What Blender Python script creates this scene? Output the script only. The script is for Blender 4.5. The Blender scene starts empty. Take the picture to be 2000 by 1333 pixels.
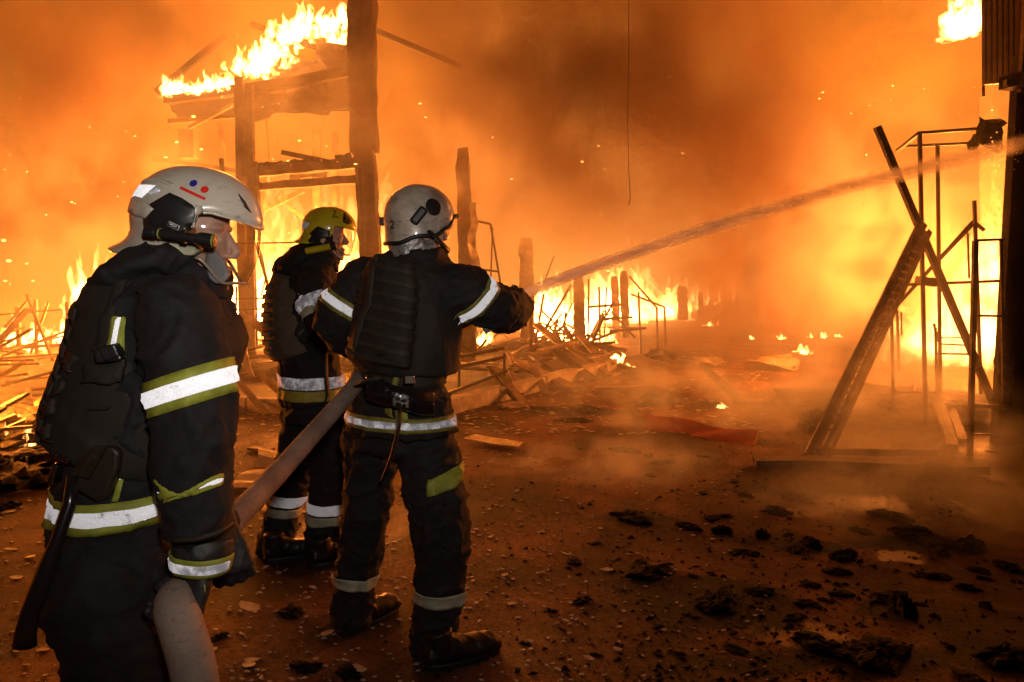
import bpy, bmesh, math, random
import numpy as np
from mathutils import Vector, Matrix, noise
from mathutils.bvhtree import BVHTree

random.seed(7)
C = bpy.context.scene.collection
S = bpy.context.scene

# ------------------------------------------------------------------ camera
FPX, HZ, CH = 1555.0, 520.0, 1.5            # focal length in photo pixels, horizon row, camera height
PITCH = math.atan((666.5 - HZ) / FPX)
cam_d = bpy.data.cameras.new('camera'); cam_d.sensor_width = 36; cam_d.lens = FPX / 2000 * 36
cam_d.clip_start = 0.05; cam_d.clip_end = 1000
cam = bpy.data.objects.new('camera', cam_d); C.objects.link(cam)
cam.location = (0, 0, CH); cam.rotation_euler = (math.pi / 2 - PITCH, 0, 0)
S.camera = cam

FIRE = (1.0, 0.218, 0.011)

# ------------------------------------------------------------------ world: a night sky filled with fire-lit smoke
W = bpy.data.worlds.new('World'); S.world = W; W.use_nodes = True
nt = W.node_tree; nt.nodes.clear()
def nd(t, kind, **kw):
    n = t.nodes.new(kind)
    for k, v in kw.items():
        if k in n.inputs and not hasattr(n, k): n.inputs[k].default_value = v
        else: setattr(n, k, v)
    return n
def mth(t, op, a, b=None, c=None, clamp=False):
    n = t.nodes.new('ShaderNodeMath'); n.operation = op; n.use_clamp = clamp
    for i, v in enumerate((a, b, c)):
        if v is None: continue
        if isinstance(v, (int, float)): n.inputs[i].default_value = v
        else: t.links.new(v, n.inputs[i])
    return n.outputs[0]
def mrange(t, v, a, b, c, d, smooth=True):
    n = t.nodes.new('ShaderNodeMapRange'); n.interpolation_type = 'SMOOTHSTEP' if smooth else 'LINEAR'
    t.links.new(v, n.inputs[0])
    for i, x in enumerate((a, b, c, d)): n.inputs[i + 1].default_value = x
    return n.outputs[0]
def vec(t, op, a, b=None, sc=None):
    n = t.nodes.new('ShaderNodeVectorMath'); n.operation = op
    for i, v in enumerate((a, b)):
        if v is None: continue
        if isinstance(v, (tuple, list, Vector)): n.inputs[i].default_value = v
        else: t.links.new(v, n.inputs[i])
    if sc is not None: n.inputs['Scale'].default_value = sc
    return n
def P(px, py, Y):
    """world point seen at photo pixel (px, py) at ground distance Y in front of the camera"""
    x, y = (px - 1000) / FPX, (666.5 - py) / FPX
    d = Vector((x, math.cos(PITCH) + y * math.sin(PITCH), -math.sin(PITCH) + y * math.cos(PITCH)))
    return Vector((0, 0, CH)) + d * (Y / d.y)
def G(px, py, z=0.0):
    x, y = (px - 1000) / FPX, (666.5 - py) / FPX
    d = Vector((x, math.cos(PITCH) + y * math.sin(PITCH), -math.sin(PITCH) + y * math.cos(PITCH)))
    return Vector((0, 0, CH)) + d * ((z - CH) / d.z)

tc = nd(nt, 'ShaderNodeTexCoord')
dirv = tc.outputs['Generated']
wn = nd(nt, 'ShaderNodeTexNoise', noise_dimensions='3D'); wn.inputs['Scale'].default_value = 2.6; wn.inputs['Detail'].default_value = 5
nt.links.new(dirv, wn.inputs['Vector'])
warp = vec(nt, 'SCALE', vec(nt, 'SUBTRACT', wn.outputs['Color'], (.5, .5, .5)).outputs[0], sc=0.32)
dw = vec(nt, 'ADD', dirv, warp.outputs[0]).outputs[0]
sx = nd(nt, 'ShaderNodeSeparateXYZ'); nt.links.new(dirv, sx.inputs[0])
n1 = nd(nt, 'ShaderNodeTexNoise'); n1.inputs['Scale'].default_value = 4.2; n1.inputs['Detail'].default_value = 8; n1.inputs['Roughness'].default_value = .6
nt.links.new(dw, n1.inputs['Vector'])
smoke_n = mrange(nt, n1.outputs['Fac'], .34, .66, .28, 1.45)
front = mrange(nt, sx.outputs['Y'], -.35, .75, .02, 1.0)         # the fires all burn ahead; the night behind is dark
high = mrange(nt, sx.outputs['Z'], .0, .75, 1.25, .12)
val = mth(nt, 'MULTIPLY', mth(nt, 'MULTIPLY', smoke_n, front), high)
def dirpx(px, py):
    return (P(px, py, 10) - Vector((0, 0, CH))).normalized()
for (px, py, r0, r1, k) in ((1060, 60, .05, .34, .14), (1180, 290, .03, .2, .4), (1440, 300, .02, .17, .35), (1560, 40, .02, .22, .45),
                            (150, 200, .03, .24, .5), (60, 20, .03, .2, .6), (1480, 600, .04, .2, .4)):
    ds = vec(nt, 'DISTANCE', dw, dirpx(px, py)).outputs['Value']
    val = mth(nt, 'MULTIPLY', val, mrange(nt, ds, r0, r1, k, 1.0))
for (px, py, r0, r1, k) in ((560, 480, .05, .36, 1.6), (1830, 520, .03, .3, 2.0), (430, 60, .02, .22, 1.3)):
    ds = vec(nt, 'DISTANCE', dw, dirpx(px, py)).outputs['Value']
    val = mth(nt, 'MULTIPLY', val, mrange(nt, ds, r0, r1, k, 1.0))
bg = nd(nt, 'ShaderNodeBackground')
bg.inputs['Color'].default_value = (*FIRE, 1)
WORLD_K = 1.2
nt.links.new(mth(nt, 'MULTIPLY', val, WORLD_K), bg.inputs['Strength'])
wo = nd(nt, 'ShaderNodeOutputWorld'); nt.links.new(bg.outputs[0], wo.inputs[0])

# ------------------------------------------------------------------ photographer's lamp (neutral light on the men's backs)
fl = bpy.data.lights.new('camera_flash', 'AREA'); fl.energy = 5.9; fl.shape = 'DISK'; fl.size = .12; fl.color = (1, .9, .8); fl.spread = math.radians(88)
flo = bpy.data.objects.new('camera_flash', fl); C.objects.link(flo)
flo.location = (0.1, -.05, CH + .22); flo.rotation_euler = (math.pi / 2 - PITCH + .10, 0, .16)

S.view_settings.view_transform = 'Standard'; S.view_settings.look = 'None'
S.view_settings.exposure = 0; S.view_settings.gamma = 1; S.view_settings.use_curve_mapping = False
S.cycles.volume_bounces = 0; S.cycles.max_bounces = 6; S.cycles.diffuse_bounces = 2; S.cycles.glossy_bounces = 3
S.cycles.transparent_max_bounces = 48; S.cycles.transmission_bounces = 6
S.cycles.sample_clamp_indirect = 4; S.cycles.caustics_reflective = False; S.cycles.caustics_refractive = False
S.cycles.use_denoising = True
S.cycles.use_adaptive_sampling = True; S.cycles.adaptive_threshold = 0.04
S.cycles.volume_step_rate = 1.6; S.cycles.volume_max_steps = 40

# ------------------------------------------------------------------ helpers
def tag(o, label=None, cat=None, group=None, kind=None):
    if label: o['label'] = label
    if cat: o['category'] = cat
    if group: o['group'] = group
    if kind: o['kind'] = kind
    return o
def empty(name, loc, label=None, cat=None, group=None):
    o = bpy.data.objects.new(name, None); C.objects.link(o); o.location = loc; o.empty_display_size = .1
    return tag(o, label, cat, group)
bpy.context.view_layer.update()
class MB:
    """collects shapes, links them as one mesh object"""
    def __init__(s): s.v = []; s.f = []; s.m = []
    def add(s, vs, fs, m=0):
        k = len(s.v); s.v += [Vector(v) for v in vs]
        s.f += [tuple(i + k for i in f) for f in fs]; s.m += [m] * len(fs)
    def frame(s, a, b, up=(0, 0, 1)):
        d = (b - a).normalized(); u = Vector(up)
        if abs(d.dot(u)) > .97: u = Vector((0, 1, 0))
        x = d.cross(u).normalized(); return d, x, x.cross(d)
    def bar(s, a, b, w, h=None, m=0, up=(0, 0, 1), jit=0):
        a, b = Vector(a), Vector(b); h = w if h is None else h
        d, x, y = s.frame(a, b, up); vs = []
        for p in (a, b):
            for sx_, sy_ in ((-1, -1), (1, -1), (1, 1), (-1, 1)):
                vs.append(p + x * sx_ * w / 2 + y * sy_ * h / 2 + Vector((random.uniform(-jit, jit), random.uniform(-jit, jit), random.uniform(-jit, jit))))
        s.add(vs, [(3, 2, 1, 0), (4, 5, 6, 7), (0, 1, 5, 4), (1, 2, 6, 5), (2, 3, 7, 6), (3, 0, 4, 7)], m)
    def rough_bar(s, a, b, w, h, seg=6, jit=.02, m=0, tip=1.0):
        """a bar with burnt, uneven edges"""
        a, b = Vector(a), Vector(b); d, x, y = s.frame(a, b); rings = []
        sd = random.uniform(0, 99)
        for i in range(seg + 1):
            p = a.lerp(b, i / seg); ring = []; tp = 1 if i < seg - 1 else (1 + tip) / 2 if i == seg - 1 else tip
            for k, (sx_, sy_) in enumerate(((-1, -1), (0, -1), (1, -1), (1, 0), (1, 1), (0, 1), (-1, 1), (-1, 0))):
                q = p + x * sx_ * w / 2 * tp + y * sy_ * h / 2 * tp
                ring.append(q + noise.noise_vector(q * 4 + Vector((sd, 0, 0))) * jit * .45 + noise.noise_vector(q * 15 + Vector((sd, 5, 0))) * jit * .75)
            rings.append(ring)
        s.loft(rings, m)
    def loft(s, rings, m=0, cap=True, closed=True):
        n = len(rings[0]); vs = [p for r in rings for p in r]; fs = []
        for i in range(len(rings) - 1):
            for j in range(n if closed else n - 1):
                a, b = i * n + j, i * n + (j + 1) % n
                fs.append((a, b, b + n, a + n))
        if cap and closed:
            fs.append(tuple(range(n - 1, -1, -1))); k = (len(rings) - 1) * n; fs.append(tuple(k + j for j in range(n)))
        s.add(vs, fs, m)
    def tube(s, pts, r, n=8, m=0, cap=True, up=(0, 0, 1), flat=1.0):
        pts = [Vector(p) for p in pts]; rs = r if isinstance(r, (list, tuple)) else [r] * len(pts)
        rings = []; x = None
        for i, p in enumerate(pts):
            t = (pts[min(i + 1, len(pts) - 1)] - pts[max(i - 1, 0)]).normalized()
            if x is None:
                u = Vector(up)
                if abs(t.dot(u)) > .97: u = Vector((0, 1, 0))
                x = t.cross(u).normalized()
            else: x = (x - t * x.dot(t)).normalized()
            y = t.cross(x)
            rings.append([p + (x * math.cos(6.28318 * k / n) + y * math.sin(6.28318 * k / n) * flat) * rs[i] for k in range(n)])
        s.loft(rings, m, cap)
    def ball(s, c, r, nu=12, nv=8, rot=None, m=0):
        c = Vector(c); r = r if isinstance(r, (tuple, list, Vector)) else (r, r, r); rings = []
        for i in range(nv + 1):
            th = math.pi * min(max(i / nv, .02), .98)
            ring = []
            for k in range(nu):
                ph = 6.28318 * k / nu
                q = Vector((r[0] * math.sin(th) * math.cos(ph), r[1] * math.sin(th) * math.sin(ph), -r[2] * math.cos(th)))
                ring.append(c + (rot @ q if rot else q))
            rings.append(ring)
        s.loft(rings, m)
    def box(s, c, sz, rot=None, m=0):
        c = Vector(c); vs = []
        for z in (-1, 1):
            for x, y in ((-1, -1), (1, -1), (1, 1), (-1, 1)):
                q = Vector((x * sz[0] / 2, y * sz[1] / 2, z * sz[2] / 2)); vs.append(c + (rot @ q if rot else q))
        s.add(vs, [(3, 2, 1, 0), (4, 5, 6, 7), (0, 1, 5, 4), (1, 2, 6, 5), (2, 3, 7, 6), (3, 0, 4, 7)], m)
    def build(s, name, mats, parent=None, smooth=False, bevel=0, sub=0):
        me = bpy.data.meshes.new(name); me.from_pydata([tuple(v) for v in s.v], [], s.f)
        for mt in (mats if isinstance(mats, (list, tuple)) else [mats]): me.materials.append(mt)
        me.polygons.foreach_set('material_index', s.m)
        bm = bmesh.new(); bm.from_mesh(me); bmesh.ops.recalc_face_normals(bm, faces=bm.faces); bm.to_mesh(me); bm.free()
        if smooth: me.polygons.foreach_set('use_smooth', [True] * len(me.polygons))
        o = bpy.data.objects.new(name, me); C.objects.link(o)
        if bevel:
            b = o.modifiers.new('b', 'BEVEL'); b.width = bevel; b.segments = 2; b.limit_method = 'ANGLE'
        if sub:
            b = o.modifiers.new('s', 'SUBSURF'); b.levels = sub; b.render_levels = sub
        if parent: put_under(o, parent)
        return o
def put_under(o, parent):
    o.parent = parent
    m = Matrix.Identity(4); q = parent; 
    chain = []
    while q: chain.append(q); q = q.parent
    for q in reversed(chain): m = m @ q.matrix_parent_inverse @ q.matrix_basis
    o.matrix_parent_inverse = m.inverted()

MATS = {}
def mat(name, base, rough=.7, metal=0, var=.35, scale=6, bump=0, bscale=40, coat=0, scuff=0, alpha=None, spec=.5, base2=None, lo=.35, hi=.65, sheen=0, det=5, bdist=.01, ani=None):
    if name in MATS: return MATS[name]
    m = bpy.data.materials.new(name); m.use_nodes = True; t = m.node_tree; b = t.nodes['Principled BSDF']
    tcn = t.nodes.new('ShaderNodeTexCoord'); co = tcn.outputs['Object']
    if ani:
        mp = t.nodes.new('ShaderNodeMapping'); mp.inputs['Scale'].default_value = ani; t.links.new(co, mp.inputs[0]); co = mp.outputs[0]
    n = t.nodes.new('ShaderNodeTexNoise'); n.inputs['Scale'].default_value = scale; n.inputs['Detail'].default_value = det; n.inputs['Roughness'].default_value = .62
    t.links.new(co, n.inputs['Vector'])
    r = t.nodes.new('ShaderNodeValToRGB'); r.color_ramp.elements[0].position = lo; r.color_ramp.elements[1].position = hi
    b2 = base2 if base2 else tuple(c * (1 - var) for c in base)
    r.color_ramp.elements[0].color = (*b2, 1); r.color_ramp.elements[1].color = (*base, 1)
    t.links.new(n.outputs['Fac'], r.inputs[0]); t.links.new(r.outputs[0], b.inputs['Base Color'])
    if scuff:                                                        # scratches and smears of soot
        mp2 = t.nodes.new('ShaderNodeMapping'); mp2.inputs['Scale'].default_value = (1, 1, 3.5); mp2.inputs['Rotation'].default_value = (.5, .3, .2); t.links.new(co, mp2.inputs[0])
        sc1 = t.nodes.new('ShaderNodeTexNoise'); sc1.inputs['Scale'].default_value = 34; sc1.inputs['Detail'].default_value = 9; sc1.inputs['Roughness'].default_value = .7; t.links.new(mp2.outputs[0], sc1.inputs['Vector'])
        sc2 = t.nodes.new('ShaderNodeTexNoise'); sc2.inputs['Scale'].default_value = 5; sc2.inputs['Detail'].default_value = 6; t.links.new(co, sc2.inputs['Vector'])
        k_s = mth(t, 'MULTIPLY', mrange(t, sc1.outputs['Fac'], .54, .66, 0, scuff), mrange(t, sc2.outputs['Fac'], .4, .6, .25, 1))
        mxs = t.nodes.new('ShaderNodeMix'); mxs.data_type = 'RGBA'; t.links.new(k_s, mxs.inputs[0]); t.links.new(r.outputs[0], mxs.inputs[6]); mxs.inputs[7].default_value = (.05, .04, .035, 1)
        t.links.new(mxs.outputs[2], b.inputs['Base Color'])
    rr = t.nodes.new('ShaderNodeMapRange'); rr.inputs[3].default_value = min(1, rough * 1.2); rr.inputs[4].default_value = rough * .8
    t.links.new(n.outputs['Fac'], rr.inputs[0]); t.links.new(rr.outputs[0], b.inputs['Roughness'])
    b.inputs['Metallic'].default_value = metal; b.inputs['Specular IOR Level'].default_value = spec
    if coat: b.inputs['Coat Weight'].default_value = coat; b.inputs['Coat Roughness'].default_value = .08
    if sheen: b.inputs['Sheen Weight'].default_value = sheen; b.inputs['Sheen Roughness'].default_value = .5
    if bump:
        n2 = t.nodes.new('ShaderNodeTexNoise'); n2.inputs['Scale'].default_value = bscale; n2.inputs['Detail'].default_value = 6
        t.links.new(co, n2.inputs['Vector'])
        bp = t.nodes.new('ShaderNodeBump'); bp.inputs['Strength'].default_value = bump; bp.inputs['Distance'].default_value = bdist
        t.links.new(n2.outputs['Fac'], bp.inputs['Height']); t.links.new(bp.outputs[0], b.inputs['Normal'])
    MATS[name] = m; return m

# ------------------------------------------------------------------ materials of the place
M_char = mat('charred_wood', (.035, .027, .022), .8, var=.7, scale=9, bump=.8, bscale=22, bdist=.03)
M_steel = mat('burnt_steel', (.12, .075, .05), .55, .6, var=.6, scale=7, bump=.3, bscale=40, base2=(.03, .022, .018))
M_post = mat('scorched_post', (.22, .15, .1), .75, var=.8, scale=3.5, bump=.5, bscale=18, base2=(.04, .028, .02), bdist=.02)
M_plank = mat('scorched_board', (.3, .2, .13), .7, var=.8, scale=5, bump=.5, bscale=30, base2=(.035, .025, .02), ani=(1, 1, 1))
M_kerb = mat('kerb_concrete', (.36, .31, .25), .85, var=.4, scale=6, bump=.6, bscale=30, base2=(.17, .13, .1))
M_paper = mat('scrap', (.5, .43, .34), .6, var=.5, scale=14, bump=.4, bscale=40)
M_clump = mat('charcoal', (.007, .0055, .005), .92, spec=.2, var=.6, scale=18, bump=1, bscale=60, bdist=.02)
M_alu = mat('scorched_aluminium', (.55, .5, .44), .38, .8, var=.5, scale=6, bump=.3, bscale=20, base2=(.2, .15, .11))

# ground: wet, ash-strewn asphalt
mg = bpy.data.materials.new('wet_asphalt'); mg.use_nodes = True; t = mg.node_tree; b = t.nodes['Principled BSDF']
tcn = t.nodes.new('ShaderNodeTexCoord'); co = tcn.outputs['Object']
def tn(scale, det=6, rough=.6, dist=0):
    n = t.nodes.new('ShaderNodeTexNoise'); n.inputs['Scale'].default_value = scale; n.inputs['Detail'].default_value = det
    n.inputs['Roughness'].default_value = rough; n.inputs['Distortion'].default_value = dist
    t.links.new(co, n.inputs['Vector']); return n.outputs['Fac']
def ramp(v, stops):
    r = t.nodes.new('ShaderNodeValToRGB'); e = r.color_ramp.elements
    while len(e) < len(stops): e.new(.5)
    for x, (p, c) in zip(e, stops): x.position = p; x.color = (*c, 1)
    t.links.new(v, r.inputs[0]); return r.outputs[0]
def mixc(f, a, bb, mode='MIX'):
    n = t.nodes.new('ShaderNodeMix'); n.data_type = 'RGBA'; n.blend_type = mode
    if isinstance(f, (int, float)): n.inputs[0].default_value = f
    else: t.links.new(f, n.inputs[0])
    t.links.new(a, n.inputs[6]); t.links.new(bb, n.inputs[7]); return n.outputs[2]
big = tn(.45, 6, .6, .6); mid = tn(2.3, 7, .62, .3); fine = tn(38, 5, .7); grit = tn(160, 3, .7)
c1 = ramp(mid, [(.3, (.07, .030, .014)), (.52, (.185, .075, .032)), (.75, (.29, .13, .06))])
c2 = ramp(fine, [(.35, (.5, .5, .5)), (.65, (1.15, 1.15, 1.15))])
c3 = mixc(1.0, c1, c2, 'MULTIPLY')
soot = ramp(tn(1.1, 8, .65, .5), [(.40, (.22, .2, .2)), (.58, (1, 1, 1))])
def blotches(spots, wob):
    """mask of ragged patches: (x, y, rx, ry) on the ground"""
    w2 = t.nodes.new('ShaderNodeTexNoise'); w2.inputs['Scale'].default_value = 3.2; w2.inputs['Detail'].default_value = 7; w2.inputs['Roughness'].default_value = .65; t.links.new(co, w2.inputs['Vector'])
    p_ = vec(t, 'ADD', co, vec(t, 'SCALE', vec(t, 'SUBTRACT', w2.outputs['Color'], (.5, .5, .5)).outputs[0], sc=wob).outputs[0]).outputs[0]; tot = None
    for (x, y, rx, ry) in spots:
        mp = t.nodes.new('ShaderNodeMapping'); mp.inputs['Location'].default_value = (-x / rx, -y / ry, 0); mp.inputs['Scale'].default_value = (1 / rx, 1 / ry, 0); t.links.new(p_, mp.inputs[0])
        k = mrange(t, vec(t, 'LENGTH', mp.outputs[0]).outputs['Value'], .62, 1.0, 1, 0)
        tot = k if tot is None else mth(t, 'MAXIMUM', tot, k)
    return tot
def gspot(px, py, rx, ry):
    g = G(px, py); return (g.x, g.y, rx, ry)
stain = blotches([gspot(1400, 1190, .5, .28), (*G(1700, 1290)[:2], .45, .2), (*G(1960, 1290)[:2], .3, .2), (*G(1330, 1150)[:2], .4, .2), (*G(1760, 1190)[:2], .25, .22), (*G(1800, 1065)[:2], .5, .16), (*G(1240, 1015)[:2], .3, .1), (*G(1500, 1300)[:2], .5, .12), (*G(1590, 1070)[:2], .25, .14), (*G(1640, 960)[:2], .8, .2), (*G(1120, 805)[:2], .7, .25)], .55)
wet = blotches([gspot(1690, 985, .36, .26), (*G(1580, 1000)[:2], .2, .1), (*G(1770, 1090)[:2], .2, .06), (*G(1560, 1240)[:2], .25, .12), (*G(1000, 900)[:2], .3, .2)], .5)
c4 = mixc(1.0, c3, soot, 'MULTIPLY')
st3 = t.nodes.new('ShaderNodeMix'); st3.data_type = 'RGBA'; t.links.new(stain, st3.inputs[0]); t.links.new(c4, st3.inputs[6]); st3.inputs[7].default_value = (.006, .005, .004, 1)
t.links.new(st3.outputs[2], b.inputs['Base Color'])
pud = ramp(big, [(.53, (0, 0, 0)), (.63, (1, 1, 1))])
rgh = t.nodes.new('ShaderNodeMapRange'); t.links.new(mth(t, 'MAXIMUM', mth(t, 'MULTIPLY', pud, .6), wet), rgh.inputs[0]); rgh.inputs[3].default_value = .8; rgh.inputs[4].default_value = .36
t.links.new(rgh.outputs[0], b.inputs['Roughness'])
hs = mth(t, 'ADD', mth(t, 'MULTIPLY', fine, .5), mth(t, 'ADD', mth(t, 'MULTIPLY', grit, .35), mth(t, 'MULTIPLY', mid, 1.2)))
bp = t.nodes.new('ShaderNodeBump'); bp.inputs['Distance'].default_value = .02
bst = t.nodes.new('ShaderNodeMapRange'); t.links.new(mth(t, 'MAXIMUM', mth(t, 'MULTIPLY', pud, .6), wet), bst.inputs[0]); bst.inputs[3].default_value = 1; bst.inputs[4].default_value = .3
b.inputs['Specular IOR Level'].default_value = .3
t.links.new(bst.outputs[0], bp.inputs['Strength'])
t.links.new(hs, bp.inputs['Height']); t.links.new(bp.outputs[0], b.inputs['Normal'])
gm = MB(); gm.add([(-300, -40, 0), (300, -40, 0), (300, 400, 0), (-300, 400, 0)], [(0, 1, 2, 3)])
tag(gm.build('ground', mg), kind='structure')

# sidewalk slab with kerb stones: L-shaped edge
K0, K1, K2 = G(180, 790), G(840, 812), G(1185, 722)
K0.z = K1.z = K2.z = 0
far_r, far_l = K2 + Vector((.3, 14, 0)), K0 + Vector((-1, 20, 0))
sw = MB(); top = [K0, K1, K2, far_r, far_l, ]
top = [Vector((p.x, p.y, .10)) for p in top]; n_ = len(top)
sw.add(top + [p - Vector((0, 0, .2)) for p in top], [tuple(range(n_))] + [(i, (i + 1) % n_, (i + 1) % n_ + n_, i + n_) for i in range(n_)])
M_walk = mat('sooty_paving', (.13, .1, .08), .8, var=.7, scale=2.5, bump=.8, bscale=14, bdist=.03, base2=(.03, .024, .02))
tag(sw.build('sidewalk', M_walk), kind='structure')
kerb = empty('kerb', K1, None, None); tag(kerb, kind='structure')
for (A, B_) in ((K0, K1), (K1, K2)):
    L = (B_ - A).length; d = (B_ - A).normalized(); n_ = max(1, round(L / .95)); sd = d.cross(Vector((0, 0, 1)))
    for i in range(n_):
        a = A + d * (L * i / n_ + .008) + sd * .09; bb = A + d * (L * (i + 1) / n_ - .008) + sd * .09
        j = random.uniform(-.012, .012)
        m = MB(); m.rough_bar(a + Vector((0, 0, .075 + j)), bb + Vector((0, 0, .075 + random.uniform(-.012, .012))), .17, .16, 5, .014)
        m.build('kerb_stone', M_kerb, kerb, bevel=.012)

# ------------------------------------------------------------------ flames and their light
mf = bpy.data.materials.new('flame'); mf.use_nodes = True; t = mf.node_tree; t.nodes.clear()
def flame_mat(name, strength, scale=7.0, lo=.44, hi=.68):
    m = bpy.data.materials.new(name); m.use_nodes = True; t = m.node_tree; t.nodes.clear()
    lw = t.nodes.new('ShaderNodeLayerWeight'); lw.inputs[0].default_value = .5
    fac = mth(t, 'POWER', mth(t, 'SUBTRACT', 1.0, lw.outputs['Facing'], clamp=True), 2.0)
    tcn = t.nodes.new('ShaderNodeTexCoord')
    mp = t.nodes.new('ShaderNodeMapping'); mp.inputs['Scale'].default_value = (1, 1, .55); t.links.new(tcn.outputs['Object'], mp.inputs[0])
    n = t.nodes.new('ShaderNodeTexNoise'); n.inputs['Scale'].default_value = scale; n.inputs['Detail'].default_value = 7; n.inputs['Roughness'].default_value = .65; n.inputs['Distortion'].default_value = 1.2
    t.links.new(mp.outputs[0], n.inputs['Vector'])
    k = mrange(t, n.outputs['Fac'], lo, hi, 0, 1)
    at = t.nodes.new('ShaderNodeAttribute'); at.attribute_name = 'burning'
    e = t.nodes.new('ShaderNodeEmission'); e.inputs[0].default_value = (1, .37, .085, 1)
    t.links.new(mth(t, 'MULTIPLY', mth(t, 'MULTIPLY', mth(t, 'MULTIPLY', fac, k), at.outputs['Fac']), strength), e.inputs[1])
    tr = t.nodes.new('ShaderNodeBsdfTransparent'); ad = t.nodes.new('ShaderNodeAddShader')
    t.links.new(e.outputs[0], ad.inputs[0]); t.links.new(tr.outputs[0], ad.inputs[1])
    o = t.nodes.new('ShaderNodeOutputMaterial'); t.links.new(ad.outputs[0], o.inputs[0])
    m.cycles.emission_sampling = 'NONE'
    return m
M_fl = flame_mat('flame', 24.0, 7.0, .42, .68)
M_glow = flame_mat('flame_soft', 3.2, 4.0, .42, .7)
LIGHT_K = 1.0
def flame(pts, label, group=None, n=30, h=.8, w=.14, seed=1, lean=(0, 0), mat_=None, name='flame', power=0, lz=.5, lr=.35, spread=.2, col=(1, .228, .02)):
    """tongues of fire rising from the polyline pts"""
    rnd = random.Random(seed); pts = [Vector(p) for p in pts]
    vs, fs, ht = [], [], []
    for i in range(n):
        u = rnd.random() * (len(pts) - 1); k = min(int(u), len(pts) - 2) if len(pts) > 1 else 0
        base = pts[k].lerp(pts[k + 1], u - k) if len(pts) > 1 else pts[0].copy()
        base = base + Vector((rnd.gauss(0, spread), rnd.gauss(0, spread), rnd.gauss(0, spread * .35)))
        hh = h * (.22 + 1.0 * rnd.random() ** 1.8); ww = w * rnd.uniform(.4, 1.5); sd = Vector((rnd.uniform(0, 99), 0, 0))
        rings = 9; ns = 8; k0 = len(vs)
        for j in range(rings):
            q = j / (rings - 1)
            r = ww * (math.sin(math.pi * min(1, .16 + q * .84)) ** .8 * (1 - q) ** .45 + .015)
            cpt = base + Vector((lean[0] * q * hh, lean[1] * q * hh, hh * q)) + noise.noise_vector(base * 3 + sd + Vector((0, 0, q * 2.2))) * (ww * 1.5 * q + ww * .2)
            for a in range(ns):
                an = 6.28318 * a / ns
                dv = Vector((math.cos(an), math.sin(an), 0))
                rr = r * (1 + .55 * noise.noise(cpt * 6 + dv * 1.7 + sd))
                vs.append(cpt + dv * rr); ht.append((1 - q) ** .8 * (.45 + .55 * min(1, q * 5)))
        for j in range(rings - 1):
            for a in range(ns):
                x = k0 + j * ns + a; y = k0 + j * ns + (a + 1) % ns
                fs.append((x, y, y + ns, x + ns))
    o0 = pts[len(pts) // 2]
    me = bpy.data.meshes.new(name); me.from_pydata([tuple(v - o0) for v in vs], [], fs); me.materials.append(mat_ or M_fl)
    at = me.attributes.new('burning', 'FLOAT', 'POINT'); at.data.foreach_set('value', ht)
    me.polygons.foreach_set('use_smooth', [True] * len(fs))
    o = bpy.data.objects.new(name, me); o.location = o0; C.objects.link(o); tag(o, label, 'fire', group)
    if power:                                                    # the light this fire gives off
        nl = len(pts) if len(pts) > 1 else 1
        for i in range(nl):
            l = bpy.data.lights.new('fire_light', 'POINT'); l.energy = power * LIGHT_K / nl; l.color = col; l.shadow_soft_size = lr
            lo = bpy.data.objects.new('fire_light', l); lo.location = pts[i] + Vector((0, 0, lz * (.7 + .6 * (i % 2)))); C.objects.link(lo)
    return o
# centre fires beyond the kerb
flame([G(1055, 668), G(1095, 672), G(1160, 672)], 'white-hot fire at the foot of the thin charred post beyond the kerb', n=130, h=1.1, w=.17, seed=2, power=380, spread=.18)
flame([G(1130, 690), G(1180, 704), G(1222, 722)], 'low trail of flames creeping along the ground past the kerb end', n=40, h=.16, w=.05, seed=3, spread=.1)
flame([G(1160, 634), G(1230, 626), G(1320, 622)], 'long bright fire behind the tangle of thin bars', n=110, h=1.4, w=.27, seed=4, power=300, lr=.6, spread=.3)
flame([G(1340, 608), G(1395, 606)], 'small distant fire right of the tangle of bars', n=24, h=.9, w=.16, seed=5, spread=.4)
# building interior
flame([P(430, 640, 13), P(480, 660, 13), P(560, 650, 13.5)], 'tall fire inside the burning stall behind the white-helmeted near man', n=80, h=2.6, w=.36, seed=6, power=2000, mat_=M_glow, lz=1.3, lr=.7, spread=.4, col=(1, .235, .022))
flame([P(600, 640, 14), P(700, 650, 14), P(800, 640, 14.5)], 'tall fire inside the burning stall behind the yellow helmet', n=80, h=2.4, w=.36, seed=7, power=1800, mat_=M_glow, lz=1.2, lr=.7, spread=.4, col=(1, .235, .022))
flame([P(150, 625, 14), P(190, 640, 14)], 'small flame rising at the far left behind the near man\'s back', n=22, h=1.1, w=.16, seed=8, spread=.15)
flame([P(0, 672, 13.5), P(60, 675, 13.5), P(150, 668, 13.5)], 'low row of flames under the far left framework', n=50, h=.35, w=.09, seed=9, power=1700, spread=.25)
flame([P(930, 668, 11.5), P(950, 675, 11.5)], 'small flame on the rubble under the nozzle man\'s arm', n=14, h=.2, w=.06, seed=10, spread=.06)
flame([G(-60, 872), G(20, 868)], 'low flame on the ground at the left edge behind the near man', n=24, h=.16, w=.06, seed=31, spread=.12, power=380, lz=.3, lr=.15)
flame([P(395, 640, 12.2), P(450, 632, 12), P(500, 640, 12)], 'white-hot low flames behind the wire grid by the left stall post', n=110, h=.8, w=.14, seed=61, spread=.2)
flame([P(640, 640, 13), P(690, 620, 13), P(720, 640, 13)], 'white-hot low flames between the yellow helmet and the big column', n=90, h=.9, w=.14, seed=62, spread=.22)
flame([P(860, 640, 13), P(890, 640, 13)], 'low flames behind the nozzle man\'s shoulder', n=40, h=.5, w=.08, seed=63, spread=.15)
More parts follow.
